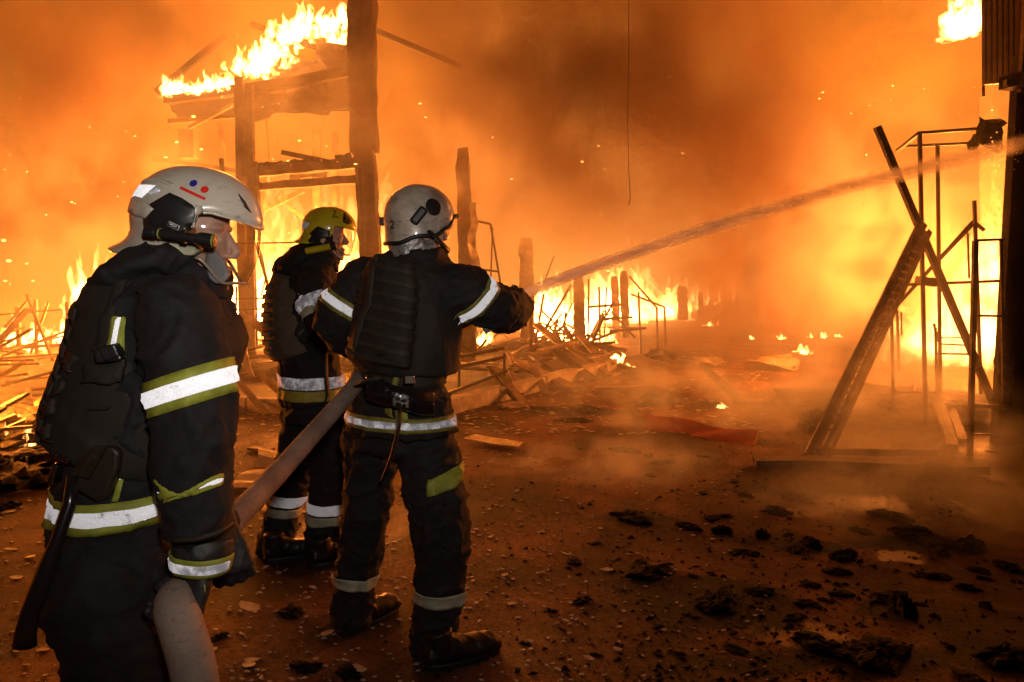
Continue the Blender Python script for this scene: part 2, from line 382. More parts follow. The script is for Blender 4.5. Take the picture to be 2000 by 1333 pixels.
# roof
flame([P(482, 152, 11.2), P(520, 130, 11.2), P(560, 85, 11.5), P(600, 62, 11.8), P(680, 50, 12)], 'ragged flames running up the burning roof slope', n=190, h=.30, w=.075, seed=11, power=350, lr=.3, spread=.12)
flame([P(655, 105, 12), P(680, 90, 12)], 'small patch of flame on the roof beside the big column', n=14, h=.35, w=.1, seed=12, spread=.08)
flame([P(335, 190, 11.6), P(390, 184, 11.4), P(450, 175, 11.2)], 'row of low flames along the roof edge beam', n=100, h=.24, w=.07, seed=13, spread=.08)
flame([P(1866, 66, 8), P(1888, 72, 8), P(1905, 52, 8), P(1916, 10, 8)], 'bright burst of flame high beside the right wall', n=55, h=.36, w=.08, seed=14, power=60, spread=.07)
# right fire behind the racks
flame([P(1830, 690, 10), P(1870, 700, 9.8), P(1925, 690, 9.6)], 'fire blazing behind the steel racks at right', n=60, h=1.6, w=.26, seed=15, power=2200, mat_=M_glow, lz=1.0, lr=.6, col=(1, .245, .032), spread=.25, lean=(.15, 0))
flame([P(1930, 600, 9.6), P(1950, 480, 9.6)], 'narrow flames climbing beside the right wall', n=30, h=1.1, w=.16, seed=16, power=700, mat_=M_glow, lr=.4, col=(1, .245, .032), spread=.15)
EM = 'small lone flame on the dark far ground'
for i, (px, py, w_) in enumerate(((1385, 637, .12), (1470, 663, .06), (1527, 663, .09), (1574, 692, .14), (1583, 659, .07), (1610, 660, .1), (1640, 659, .06), (1408, 797, .05))):
    flame([G(px - 6, py), G(px + 6, py)], EM, 'scattered small flames on the far ground', n=9, h=w_ * 1.3, w=w_ * .5, seed=40 + i, spread=w_ * .5)


# ------------------------------------------------------------------ the burning stall at left: posts, beams, roof
def part(parent, name, fn, m, **kw):
    b_ = MB(); fn(b_); return b_.build(name, m, parent, **kw)
def px_bar(parent, name, a, b, Ya, Yb, wpx, m=None, rough=False, depth=None):
    Y = (Ya + Yb) / 2; w_ = wpx * Y / FPX
    A, B_ = P(*a, Ya), P(*b, Yb)
    if rough: return part(parent, name, lambda q: q.rough_bar(A, B_, w_, depth or w_, max(6, min(30, int((B_ - A).length / .14))), w_ * .14), m or M_steel)
    return part(parent, name, lambda q: q.bar(A, B_, w_, depth or w_), m or M_steel)
frame = empty('stall_frame', G(600, 735), 'burning market stall of scorched posts, cross beams and sagging roof at left', 'stall')
px_bar(frame, 'post', (468, 152), (478, 737), 11, 10.9, 16, M_post, True)
px_bar(frame, 'post', (487, 165), (494, 740), 11, 10.9, 14, M_post, True)
px_bar(frame, 'column', (706, -60), (712, 300), 10.4, 10.4, 47, M_post, True)
px_bar(frame, 'column', (710, 255), (737, 740), 10.4, 10.2, 37, M_post, True)
px_bar(frame, 'corner_strip', (703, 330), (712, 500), 10.1, 10.1, 5)
px_bar(frame, 'beam', (486, 338), (702, 318), 10.9, 10.5, 19, M_post, True)
px_bar(frame, 'beam', (486, 367), (702, 350), 10.9, 10.5, 15, M_post, True)
px_bar(frame, 'loose_bar', (551, 298), (640, 316), 10.6, 10.5, 9, M_char)
for k in range(9):
    u = random.random(); c = P(492, 328, 10.9).lerp(P(700, 306, 10.5), u)
    part(frame, 'charred_lump', lambda q: q.rough_bar(c - Vector((.08 + .1 * random.random(), 0, .0)), c + Vector((.09, 0, .02)), .06, .06, 4, .04), M_char)
for (a, b) in (((494, 318), (498, 470)), ((480, 295), (484, 345))):
    px_bar(frame, 'hanging_rag', a, b, 10.7, 10.7, 18, M_char, True)
px_bar(frame, 'stub', (432, 310), (437, 352), 11, 11, 7, M_char)
# roof: edge beams, sheets and burnt mass of the slope
px_bar(frame, 'edge_beam', (325, 196), (462, 176), 11.6, 11.2, 16, M_char, True)
px_bar(frame, 'edge_beam', (480, 176), (690, 140), 11.2, 11.2, 18, M_char, True)
px_bar(frame, 'rafter', (330, 238), (690, 205), 12.5, 12.0, 9, M_post)
px_bar(frame, 'rafter', (305, 180), (440, 70), 12.5, 12.5, 10, M_char)
px_bar(frame, 'rafter', (490, 48), (625, 95), 12.3, 12.3, 10, M_char)
px_bar(frame, 'rafter', (735, 60), (900, 130), 12.3, 12.3, 9, M_char)
px_bar(frame, 'rafter', (300, 310), (470, 335), 13, 12.5, 8, M_post)
px_bar(frame, 'rafter', (370, 250), (455, 205), 12.2, 11.6, 6, M_post)
def roofmass(q):
    rows, cols = 9, 16; g = []
    for i in range(rows):
        v = i / (rows - 1)
        for j in range(cols):
            u = j / (cols - 1)
            topy = 158 + (60 - 158) * min(1, u * 1.0) ** 1.1; boty = 205 - 12 * u
            p = P(470 + (705 - 470) * u, topy + (boty - topy) * v, 11.4 + u * .6 - .5 * v)
            g.append(p + noise.noise_vector(p * 2.4) * .22 + noise.noise_vector(p * 7) * .06)
    k = rows * cols
    fs = [(i * cols + j, i * cols + j + 1, (i + 1) * cols + j + 1, (i + 1) * cols + j) for i in range(rows - 1) for j in range(cols - 1)]
    back = [p + Vector((0, .5, .05)) for p in g]
    q.add(g + back, fs + [tuple(x + k for x in reversed(f)) for f in fs])
part(frame, 'roof', roofmass, M_char)
def sheet(q, pts, th=.02, n=6, amp=.05, seed=0):
    """thin crumpled sheet through four corners"""
    a, b_, c, d = [Vector(p) for p in pts]; g = []
    for i in range(n + 1):
        for j in range(n + 1):
            p = a.lerp(b_, j / n).lerp(d.lerp(c, j / n), i / n)
            g.append(p + noise.noise_vector(p * 3.1 + Vector((seed, 0, 0))) * amp)
    nn = (b_ - a).cross(d - a).normalized() * th; k = len(g); w_ = n + 1
    fs = [(i * w_ + j, i * w_ + j + 1, (i + 1) * w_ + j + 1, (i + 1) * w_ + j) for i in range(n) for j in range(n)]
    rim = [i for i in range(w_)] + [i * w_ + n for i in range(1, w_)] + [n * w_ + j for j in range(n - 1, -1, -1)] + [i * w_ for i in range(n - 1, 0, -1)]
    q.add(g + [p - nn for p in g], fs + [tuple(x + k for x in reversed(f)) for f in fs] + [(rim[i], rim[i] + k, rim[(i + 1) % len(rim)] + k, rim[(i + 1) % len(rim)]) for i in range(len(rim))])
part(frame, 'roof_sheet', lambda q: sheet(q, (P(330, 205, 12.6), P(690, 165, 12.2), P(700, 215, 11.6), P(345, 232, 12)), seed=2), M_char)
part(frame, 'roof_sheet', lambda q: sheet(q, (P(495, 205, 11.8), P(540, 205, 11.8), P(530, 235, 11.4), P(495, 237, 11.4)), seed=3), M_post)
# inner structure behind
for (a, b, Y, w_) in (((520, 345), (510, 420), 13.2, 12), ((505, 415), (592, 372), 13.4, 9), ((510, 420), (548, 380), 13.6, 7), ((540, 385), (610, 440), 14, 8),
                      ((618, 240), (620, 520), 15, 14), ((655, 260), (653, 500), 15.5, 9), ((368, 255), (370, 310), 13, 28), ((430, 240), (440, 330), 14, 8), ((520, 230), (527, 330), 13.6, 3), ((560, 520), (640, 400), 15, 7)):
    px_bar(frame, 'brace', a, b, Y, Y, w_, M_post)
part(frame, 'hanging_panel', lambda q: sheet(q, (P(560, 330, 12.6), P(640, 325, 12.6), P(640, 345, 12.6), P(560, 352, 12.6)), seed=4, amp=.08), M_post)
# wire grid between posts
grid = empty('wire_grid', P(440, 640, 10.6), 'thin wire display grid hanging beside the left stall post', 'wire grid')
for i, x in enumerate((400, 428, 446, 462, 500)):
    px_bar(grid, 'wire', (x, 560), (x + random.uniform(-4, 4), 720), 10.6, 10.6, 3)
for y in (475, 584, 605, 632, 690):
    px_bar(grid, 'wire', (395, y + 2), (512 if y != 475 else 585, y - 1), 10.6, 10.6, 3)
px_bar(grid, 'wire', (495, 455), (535, 600), 10.7, 10.7, 5)
part(grid, 'loose_wire', lambda q: q.tube([P(500, 470, 10.5), P(512, 500, 10.5), P(520, 540, 10.5), P(510, 580, 10.5)], .009, 5), M_steel)

# ------------------------------------------------------------------ charred posts along the pavement
def charred_post(x0, y0, x1, y1, Y, w_, label, m=None):
    o = part(None, 'charred_post', lambda q: q.rough_bar(P(x1, y1, Y), P(x0, y0, Y), w_ * Y / FPX, w_ * Y / FPX * .9, 22, w_ * Y / FPX * .17, 0, .72), m or M_post)
    return tag(o, label, 'post')
pp = charred_post(903, 290, 915, 705, 10.8, 26, 'scorched post wrapped in peeling foil right of the white helmet')
fo = empty('foil', P(930, 500, 10.6)); tag(fo, 'crumpled silver foil peeling off the scorched post by the white helmet', 'foil')
part(fo, 'foil_strip', lambda q: sheet(q, (P(918, 395, 10.6), P(930, 395, 10.6), P(934, 560, 10.55), P(914, 560, 10.6)), n=8, amp=.12, th=.006, seed=9), M_alu)
charred_post(1027, 466, 1030, 690, 13, 27, 'charred black post just behind the water jet\'s start')
charred_post(1129, 540, 1134, 694, 13.4, 22, 'thin charred post standing in the white-hot centre fire')
charred_post(1200, 540, 1204, 660, 15.5, 14, 'left of two slim posts in front of the long fire')
charred_post(1218, 530, 1222, 660, 15.6, 15, 'right of two slim posts in front of the long fire')
charred_post(1332, 560, 1334, 625, 20, 18, 'distant post left of the small far fire')
charred_post(1368, 570, 1369, 620, 20.5, 9, 'thin distant post standing in the small far fire')
def rack(name, label, cat, bars, m=M_steel, pn='tube', base=None, group=None):
    a0 = bars[0]; o = empty(name, base or P(*a0[1], a0[3]), label, cat, group)
    for (a, b, Ya, Yb, w_) in bars:
        if isinstance(a[0], (int, float)): px_bar(o, pn, a, b, Ya, Yb, w_, m)
    return o
rack('wire_rack', 'bent wire rack between the foil-wrapped post and the jet', 'rack', [((921, 430), (958, 438), 11, 11, 4), ((958, 438), (978, 558), 11, 11, 4), ((921, 524), (974, 531), 11, 11, 4), ((962, 445), (958, 560), 11.3, 11.3, 3)])
rack('display_rack', 'tangle of thin bars and shelves before the long fire', 'rack',
     [((1150, 545), (1148, 690), 13.2, 13.2, 4), ((1170, 560), (1172, 690), 13.5, 13.5, 4), ((1247, 570), (1252, 700), 13.5, 13.5, 4), ((1150, 600), (1215, 595), 13.2, 13.2, 5), ((1170, 624), (1235, 620), 13.5, 13.5, 5),
      ((1190, 648), (1262, 641), 13.5, 13.5, 5), ((1229, 540), (1283, 602), 14, 14, 4), ((1283, 602), (1284, 690), 14, 14, 4), ((1232, 575), (1298, 600), 14.3, 14.3, 4), ((1298, 600), (1300, 680), 14.3, 14.3, 4),
      ((1185, 560), (1180, 660), 13.6, 13.6, 3), ((1195, 610), (1240, 660), 13.6, 13.6, 4), ((1155, 660), (1200, 590), 13.4, 13.4, 4)])
rack('leaning_rods', 'thin crossed rods leaning in the white-hot centre fire', 'rods',
     [((1044, 680), (1062, 575), 12.6, 12.6, 4), ((1058, 655), (1116, 556), 12.8, 12.8, 5), ((1075, 690), (1118, 592), 13, 13, 3), ((1060, 560), (1082, 500), 13, 13, 3), ((1105, 610), (1100, 680), 13, 13, 4)], pn='rod')
wire = tag(part(None, 'hanging_wire', lambda q: q.tube([P(1228, -30, 7), P(1228, 120, 7), P(1226, 240, 7), P(1228, 330, 7), P(1231, 385, 7), P(1228, 402, 7)], .0028, 5), M_char), 'thin black wire hanging from above in mid-air over the jet', 'wire')
# far left framework
rack('collapsed_rack', 'collapsed thin framework far left behind the near man', 'rack',
     [((35, 600), (40, 780), 13, 13, 7), ((0, 682), (150, 672), 13, 13, 6), ((52, 575), (110, 720), 12.5, 12.5, 5), ((70, 585), (72, 700), 13, 13, 5), ((0, 615), (120, 605), 13, 13, 3), ((95, 590), (60, 690), 13, 13, 4), ((130, 590), (135, 700), 12.8, 12.8, 5), ((0, 700), (160, 690), 12.6, 12.6, 5), ((10, 640), (60, 580), 13, 13, 4)])
# benches in the rubble near the nozzle man
rack('bench_frame', 'low bench frame of orange lit bars right of the nozzle man', 'bench',
     [((885, 700), (985, 680), 9.2, 9.2, 7), ((885, 720), (985, 698), 9, 9, 6), ((897, 705), (897, 760), 9, 9, 5), ((985, 690), (985, 740), 9.1, 9.1, 5), ((860, 775), (990, 725), 8.7, 8.9, 6), ((925, 640), (928, 690), 10, 10, 6), ((885, 632), (935, 628), 10, 10, 9)])
tag(part(None, 'crate', lambda q: (q.box(P(905, 665, 10.4), (.34, .35, .42)), [q.bar(P(887, 640 + 14 * k, 10.2), P(924, 638 + 14 * k, 10.2), .03, .07) for k in range(4)]), M_char), 'charred slatted crate beside the nozzle man\'s right elbow', 'crate')

# ------------------------------------------------------------------ right side: racks, ladder, wall
rk = empty('steel_rack', P(1900, 900, 6.2), 'near steel tube rack with a black upright beside the right wall', 'rack')
for (a, b, Ya, Yb, w_) in (((1905, 470), (1894, 905), 6.2, 6.2, 11), ((1905, 470), (1960, 468), 6.2, 6.4, 6), ((1955, 470), (1960, 770), 6.4, 6.4, 6), ((1910, 617), (1965, 618), 6.2, 6.4, 6), ((1900, 792), (1968, 796), 6.2, 6.4, 9), ((1900, 848), (1945, 850), 6.2, 6.4, 4)):
    px_bar(rk, 'tube', a, b, Ya, Yb, w_ * .8)
rk = empty('steel_rack', P(1807, 800, 7), 'tall open steel tube rack rising behind the leaning ladder', 'rack')
for (a, b, Ya, Yb, w_) in (((1796, 260), (1808, 832), 7, 7, 8), ((1831, 285), (1837, 800), 7.6, 7.6, 7), ((1796, 260), (1950, 249), 7, 7, 7), ((1752, 295), (1796, 260), 7.9, 7, 7), ((1770, 286), (1895, 280), 7.8, 7.6, 6), ((1757, 557), (1956, 549), 7, 7, 7),
                           ((1742, 608), (1900, 434), 7.5, 7.3, 8), ((1750, 598), (1905, 436), 7.3, 7.2, 4), ((1741, 606), (1745, 800), 7.5, 7.5, 6), ((1752, 606), (1756, 725), 8, 8, 5), ((1760, 610), (1761, 655), 8.3, 8.3, 3), ((1744, 766), (1828, 767), 7.5, 7.5, 6), ((1747, 762), (1760, 738), 7.5, 8, 6), ((1786, 766), (1795, 736), 7.5, 8, 5),
                           ((1827, 640), (1830, 780), 7.6, 7.6, 5), ((1830, 691), (1893, 692), 7.6, 7.6, 5), ((1836, 672), (1890, 675), 7.9, 7.9, 4), ((1838, 660), (1880, 660), 8.2, 8.2, 3), ((1824, 632), (1832, 668), 7.7, 7.7, 5),
                           ((1903, 392), (1916, 770), 7.2, 7.2, 7), ((1890, 455), (1893, 545), 7.9, 7.9, 4), ((1947, 250), (1950, 300), 7, 7, 8), ((1900, 432), (1922, 450), 7.3, 7.2, 7)):
    px_bar(rk, 'tube', a, b, Ya, Yb, w_ * .8)
part(rk, 'clamp', lambda q: q.rough_bar(P(1792, 548, 6.95), P(1826, 552, 6.95), .09, .07, 4, .02), M_steel)
part(rk, 'melted_rag', lambda q: q.rough_bar(P(1940, 235, 6.9), P(1932, 285, 6.9), .14, .1, 6, .07), M_char)
part(rk, 'melted_rag', lambda q: q.rough_bar(P(1916, 265, 7.2), P(1898, 288, 7.2), .07, .06, 5, .05), M_char)
tag(part(None, 'steel_bar', lambda q: q.bar(P(1713, 248, 6.8), P(1941, 790, 6.8), .055, .05), M_steel), 'long burnt bar leaning diagonally across the steel racks', 'bar')
lad = empty('ladder', G(1590, 880), 'scorched aluminium ladder leaning folded against the steel rack', 'ladder')
A0, A1 = G(1580, 884), P(1797, 438, 6.75); B0, B1 = G(1607, 890), P(1806, 452, 6.7)
d_ = (A1 - A0).normalized()
part(lad, 'rail', lambda q: (q.bar(A0, A1, .055, .03, up=(0, -1, .3)), q.bar(A0 + Vector((-.024, -.03, 0)), A1 + Vector((-.024, -.03, 0)), .012, .05), q.bar(A0 + Vector((.028, -.03, 0)), A1 + Vector((.028, -.03, 0)), .012, .05)), M_alu)
part(lad, 'rail', lambda q: (q.bar(B0, B1, .03, .03, up=(0, -1, .3)), q.bar(B0 + Vector((.03, -.03, 0)), B1 + Vector((.03, -.03, 0)), .014, .05)), M_alu)
for k in range(26):
    u = .1 + .78 * k / 25; c = A0.lerp(A1, u); e = B0.lerp(B1, u)
    part(lad, 'rung', lambda q: q.bar(c + Vector((.02, -.035, .0)), e + Vector((.04, -.035, .03)), .014, .02), M_alu)
M_wall = mat('sooty_wall', (.05, .035, .028), .9, var=.6, scale=4, bump=.6, bscale=25)
M_panel = mat('corrugated_panel', (.22, .15, .11), .6, .3, var=.5, scale=3, bump=.2, bscale=15)
M_pale = mat('pale_wall', (.22, .17, .12), .8, var=.35, scale=3, bump=.3)
wl = empty('corner_wall', G(2010, 905), 'sooty dark wall corner at the right edge with a corrugated panel above', 'wall')
part(wl, 'wall', lambda q: q.box((P(1968, 500, 6.6).x + .8, 6.65, 1.6), (1.6, .1, 3.2)), M_wall)
part(wl, 'lintel', lambda q: q.bar(P(1962, 165, 6.5), P(2060, 140, 6.1), .12, .1), M_char)
part(wl, 'pale_pier', lambda q: q.rough_bar(P(1945, 165, 11.2), P(1946, 720, 11.2), .27, .3, 16, .03), M_pale)
part(wl, 'bracket', lambda q: q.box(P(1970, 163, 6.4), (.06, .05, .05)), M_pale)
for k in range(7):
    x = 1926 + 11 * k
    part(wl, 'corrugated_rib', lambda q: q.tube([P(x, -60, 7 - k * .06), P(x, 166 - k * .8, 7 - k * .06)], .033, 8), M_panel)
part(wl, 'upper_panel', lambda q: q.box(P(2003, 60, 6.5) + Vector((.2, 0, 0)), (.45, .05, .95)), M_panel)
part(wl, 'downpipe', lambda q: q.tube([P(1919, -60, 7.05), P(1921, 190, 7.05)], .013, 6), M_steel)
part(wl, 'charred_rag', lambda q: q.rough_bar(P(1962, 690, 6.5), P(1958, 800, 6.5), .1, .08, 7, .06), M_char)

# ------------------------------------------------------------------ rubble: boards, lumps and scraps
def board(a, b, w_, h_, m, label, group=None, name='board', cat='board'):
    o = part(None, name, lambda q: q.rough_bar(a, b, w_, h_, 5, min(w_, h_) * .3), m); return tag(o, label, cat, group)
rnd = random.Random(21)
pl = [M_plank, M_plank, M_char, M_post]
GB = 'boards in the rubble on the pavement'
def rubble_board(px, py, lpx, ang, z=.12, w_=.1, tilt=.25):
    c = G(px, py); Y = c.y; L = lpx * Y / FPX
    d = Vector((math.cos(ang), math.sin(ang), rnd.uniform(-.06, tilt))).normalized() * L / 2
    a, b_ = c - d, c + d; up_ = max(0, z - min(a.z, b_.z)); a.z += up_; b_.z += up_
    m = rnd.choice(pl)
    return board(a, b_, w_ * rnd.uniform(.5, 1.5), .025, m, 'scorched board lying in the rubble on the pavement', GB)
for i in range(120):
    px = rnd.uniform(395, 1190); py = rnd.uniform(640 + .0, 756) - max(0, (px - 900) * .08)
    rubble_board(px, py, rnd.uniform(35, 130), rnd.uniform(-.6, .9) + (math.pi / 2 if rnd.random() < .25 else 0), rnd.uniform(.11, .45), tilt=rnd.choice((.1, .25, .6)))
for i in range(46):                                                     # steep, tangled pieces
    px = rnd.choice((rnd.uniform(430, 560), rnd.uniform(860, 1010), rnd.uniform(1010, 1180))); py = rnd.uniform(690, 745) - max(0, (px - 900) * .08)
    rubble_board(px, py, rnd.uniform(50, 120), rnd.uniform(-3, 3), .12, .05, tilt=1.4)
for i in range(40):
    px = rnd.uniform(-60, 130); py = rnd.uniform(690, 900); rubble_board(px, py, rnd.uniform(50, 160), rnd.uniform(-.5, 1.0), rnd.uniform(.1, .3), .07, tilt=rnd.choice((.1, .3, .8)))
for i in range(16):                                                     # pieces lying across the kerb
    c = K1.lerp(K2, rnd.random()) if i % 3 else K0.lerp(K1, .45 + .5 * rnd.random())
    a = c + Vector((rnd.uniform(-.5, .1), rnd.uniform(.1, .6), rnd.uniform(.18, .4))); b_ = c + Vector((rnd.uniform(0, .6), rnd.uniform(-.6, -.2), .03))
    board(a, b_, rnd.uniform(.04, .12), .025, rnd.choice(pl), 'scorched board lying in the rubble on the pavement', GB)
# boards one can pick out
B = lambda p0, z0, p1, z1, w_, h_, m, label: board(G(*p0) + Vector((0, 0, z0)), G(*p1) + Vector((0, 0, z1)), w_, h_, m, label)
B((1015, 735), .2, (1115, 765), .06, .16, .03, M_plank, 'long bright board slanting over the kerb right of the nozzle man')
B((1030, 722), .25, (1105, 760), .05, .06, .05, M_char, 'dark stick resting on the long bright board over the kerb')
B((1182, 708), .06, (1256, 740), .04, .07, .05, M_char, 'thin black stick beyond the kerb end next to the flame trail')
B((1160, 768), .05, (1282, 765), .05, .13, .05, M_kerb, 'pale grey plank lying flat on the asphalt behind the steam')
B((468, 752), .15, (545, 728), .3, .1, .03, M_plank, 'pale board propped between the two men at left')
B((1370, 755), .28, (1450, 795), .04, .06, .06, M_char, 'dark pole slanting from a hump on the asphalt')
B((1430, 795), .05, (1565, 800), .04, .05, .04, M_char, 'thin dark bar lying beside the round black lump')
B((1475, 912), .04, (1925, 928), .05, .14, .06, M_post, 'long scorched beam lying across the ground before the racks')
B((1590, 893), .05, (1825, 896), .05, .07, .05, M_plank, 'second thinner beam lying behind the long scorched beam')
B((1190, 738), .03, (1222, 729), .03, .1, .03, M_plank, 'short pale lath lying near the kerb end')
B((1815, 810), .35, (1860, 880), .03, .09, .04, M_plank, 'left one of two pale laths leaning behind the near rack upright')
B((1835, 812), .3, (1880, 868), .03, .07, .04, M_plank, 'right one of two pale laths leaning behind the near rack upright')
B((975, 800), .03, (1022, 790), .03, .1, .03, M_plank, 'left short slat lying against the kerb')
B((990, 802), .03, (1028, 796), .03, .06, .02, M_plank, 'right short slat lying against the kerb')
B((490, 880), .02, (530, 884), .02, .09, .02, M_plank, 'small bright slat on the asphalt between the near men')
tag(part(None, 'panel', lambda q: sheet(q, (P(478, 605, 10), P(530, 645, 9.7), P(528, 668, 9.7), P(480, 622, 10)), amp=.03), M_plank), 'pale board hanging off the left stall post', 'board')
tag(part(None, 'panel', lambda q: sheet(q, (P(445, 650, 9.6), P(468, 645, 9.6), P(500, 730, 9.4), P(482, 733, 9.4)), amp=.12), M_plank), 'curled strip of cladding peeling down beside the left post', 'board')
# sheets and singular pieces
tag(part(None, 'tarpaulin', lambda q: sheet(q, [p + Vector((0, 0, .03)) for p in (G(445, 965), G(515, 968), G(560, 885), G(520, 880))], n=10, amp=.07, th=.004, seed=5), mat('dusty_tarp', (.42, .34, .26), .75, var=.35, scale=5, bump=.5, bscale=12)), 'dusty tarpaulin crumpled on the asphalt behind the near man\'s hose', 'tarpaulin')
tag(part(None, 'metal_strip', lambda q: (sheet(q, [p + Vector((0, 0, .035)) for p in (G(902, 866), G(930, 858), G(1022, 874), G(1012, 884))], n=8, amp=.03, th=.004, seed=6)), mat('brass_strip', (.75, .6, .35), .25, .9, var=.3, scale=8)), 'shiny bent metal strip on the asphalt right of the nozzle man', 'strip')
M_red = mat('red_sheet', (.32, .03, .02), .55, var=.4, scale=6, bump=.3, bscale=10)
tag(part(None, 'red_board', lambda q: sheet(q, [p for p in (G(1256, 838), G(1475, 872), P(1480, 845, G(1475, 872).y + .25), P(1262, 808, G(1256, 838).y + .3))], n=10, amp=.05, th=.03, seed=8), M_red), 'red board lying on the ground in the drifting steam', 'board')
tag(part(None, 'cloth', lambda q: sheet(q, [p + Vector((0, 0, .12)) for p in (G(1450, 728), G(1560, 728), G(1550, 712), G(1475, 716))], n=10, amp=.16, th=.01, seed=9), mat('ash_cloth', (.3, .24, .18), .9, var=.4)), 'pale crumpled sheet on the far ground', 'sheet')
tag(part(None, 'cloth', lambda q: sheet(q, [p + Vector((0, 0, .1)) for p in (G(1350, 724), G(1420, 722), G(1410, 712), G(1360, 712))], n=10, amp=.14, th=.01, seed=19), mat('ash_cloth', (.3, .24, .18), .9, var=.4)), 'smaller crumpled sheet left of the pale one on the far ground', 'sheet')
def lump(name, c, r, m, label, cat, group=None, amp=.5, fr=4, sub=(14, 9)):
    q = MB(); sd = Vector((rnd.uniform(0, 99), 0, 0)); q.ball((0, 0, 0), r, *sub)
    q.v = [v * (1 + amp * noise.noise(v.normalized() * fr * .5 + sd) + amp * .6 * noise.noise(v.normalized() * fr * 1.6 + sd)) for v in q.v]
    q.v = [Vector((v.x, v.y, max(v.z, -r[2] * .15))) for v in q.v]
    o = q.build(name, m); o.location = Vector(c) + Vector((0, 0, r[2] * .13)); o.rotation_euler.z = rnd.uniform(0, 6); return tag(o, label, cat, group)
lump('lump', G(1585, 838), (.14, .12, .17), M_char, 'round black lump standing left of the ladder foot', 'lump')
lump('lump', G(1290, 700), (.35, .2, .12), M_char, 'dark hump beyond the pale sheet on the far ground', 'lump')
lump('lump', G(1285, 788), (.28, .15, .12), M_char, 'dark hump in the steam behind the red board', 'lump')
lump('rubble_mound', G(1790, 815), (1.3, .6, .24), M_char, 'low mound of black rubble under the steel racks', 'rubble', amp=.35, fr=8, sub=(40, 16))
lump('rubble_mound', G(1050, 700), (1.5, .6, .22), M_char, 'mound of black rubble below the centre fire', 'rubble', amp=.35, fr=9, sub=(40, 16))
lump('rubble_mound', G(640, 728), (2.2, .7, .3), M_char, 'mound of black rubble between the stall posts', 'rubble', amp=.35, fr=9, sub=(40, 16))
lump('rubble_mound', G(20, 850), (.9, .6, .22), M_char, 'mound of black rubble at the left edge behind the near man', 'rubble', amp=.4, fr=8, sub=(36, 16))
lump('rubble_mound', G(30, 930), (.5, .5, .12), M_char, 'lower black rubble at the left edge near the axe handle', 'rubble', amp=.4, fr=8, sub=(36, 16))
GC = 'charred clumps strewn on the asphalt'
cl_px = [(1235, 1012, 46, 10), (1345, 1030, 26, 8), (1410, 1040, 22, 12), (1490, 1050, 14, 16), (1515, 1002, 28, 12), (1585, 1066, 24, 16), (1645, 1088, 34, 12), (1740, 1010, 40, 10), (1800, 1050, 60, 14), (1830, 1078, 26, 18), (1895, 1070, 36, 20),
         (1560, 975, 34, 10), (1270, 1120, 50, 12), (1760, 1190, 40, 28), (1925, 1186, 14, 10), (1400, 1180, 60, 18), 
         (1710, 1280, 80, 20), (1960, 1285, 60, 20), (1620, 1270, 50, 14), (570, 1198, 34, 8), (680, 1318, 30, 14), (600, 1306, 34, 9), (1640, 925, 30, 6), (1720, 918, 16, 8), (1220, 880, 34, 5), (1140, 800, 44, 5), (1070, 800, 30, 5), (1120, 822, 40, 4), (880, 1290, 16, 5), (1270, 930, 14, 5),
         (1295, 905, 24, 5), (1890, 1150, 20, 8), (1970, 1110, 30, 10), (1080, 1195, 10, 4), (430, 1245, 20, 6), (300 , 990, 24, 8), (20, 990, 24, 10), (90, 880, 40, 8)]
for (px, py, rx, ry) in cl_px:
    c = G(px, py); k = c.y / FPX
    lump('charred_clump', c, (rx * k * 1.0, rx * k * .62, ry * k * .85), M_clump, 'black charred clump lying on the wet asphalt', 'clump', GC, amp=.55, fr=4.2, sub=(26, 14))
for i in range(60):
    px = rnd.uniform(1080, 2010); py = 880 + 450 * rnd.random() ** .8; c = G(px, py); r = rnd.uniform(.012, .045)
    lump('charred_clump', c, (r * 1.7, r, r * .4), M_clump, 'black charred clump lying on the wet asphalt', 'clump', GC, amp=.55, fr=4, sub=(10, 7))
# flakes of paper and plaster
fl_ = MB(); rf = random.Random(5)
def flake(q, c, r):
    n_ = rf.randint(5, 7); a0 = rf.uniform(0, 6); tilt = rf.uniform(-.25, .25); st = rf.uniform(.45, 1)
    top_ = []
    for i in range(n_):
        an = a0 + 6.283 * i / n_; rr = r * rf.uniform(.65, 1.15); x, y = rr * math.cos(an), rr * st * math.sin(an)
        top_.append(c + Vector((x, y, .004 + abs(tilt) * r + tilt * x)))
    low = [p - Vector((0, 0, .003)) for p in top_]
    q.add(top_ + low, [tuple(range(n_)), tuple(range(2 * n_ - 1, n_ - 1, -1))] + [(i, i + n_, (i + 1) % n_ + n_, (i + 1) % n_) for i in range(n_)])
for i in range(1900):
    px = rf.uniform(-40, 1500); 
    if px > 1150 and rf.random() < .6: continue
    py = 800 + 540 * rf.random() ** 1.1; c = G(px, py)
    flake(fl_, c, rf.uniform(.004, .013) * (1.0 if c.y < 4 else 1.3))
for i in range(1500):
    px = rf.uniform(-60, 1500); py = rf.uniform(690, 850); c = G(px, py); c.z = .1 if (py < 780 - max(0, px - 840) * .26 and 180 < px < 1190) else 0
    flake(fl_, c, rf.uniform(.012, .045))
tag(fl_.build('ash_flakes', M_paper), 'pale flakes of paper and plaster strewn over the asphalt', 'debris', kind='stuff')
GP = 'larger pale scraps on the asphalt'
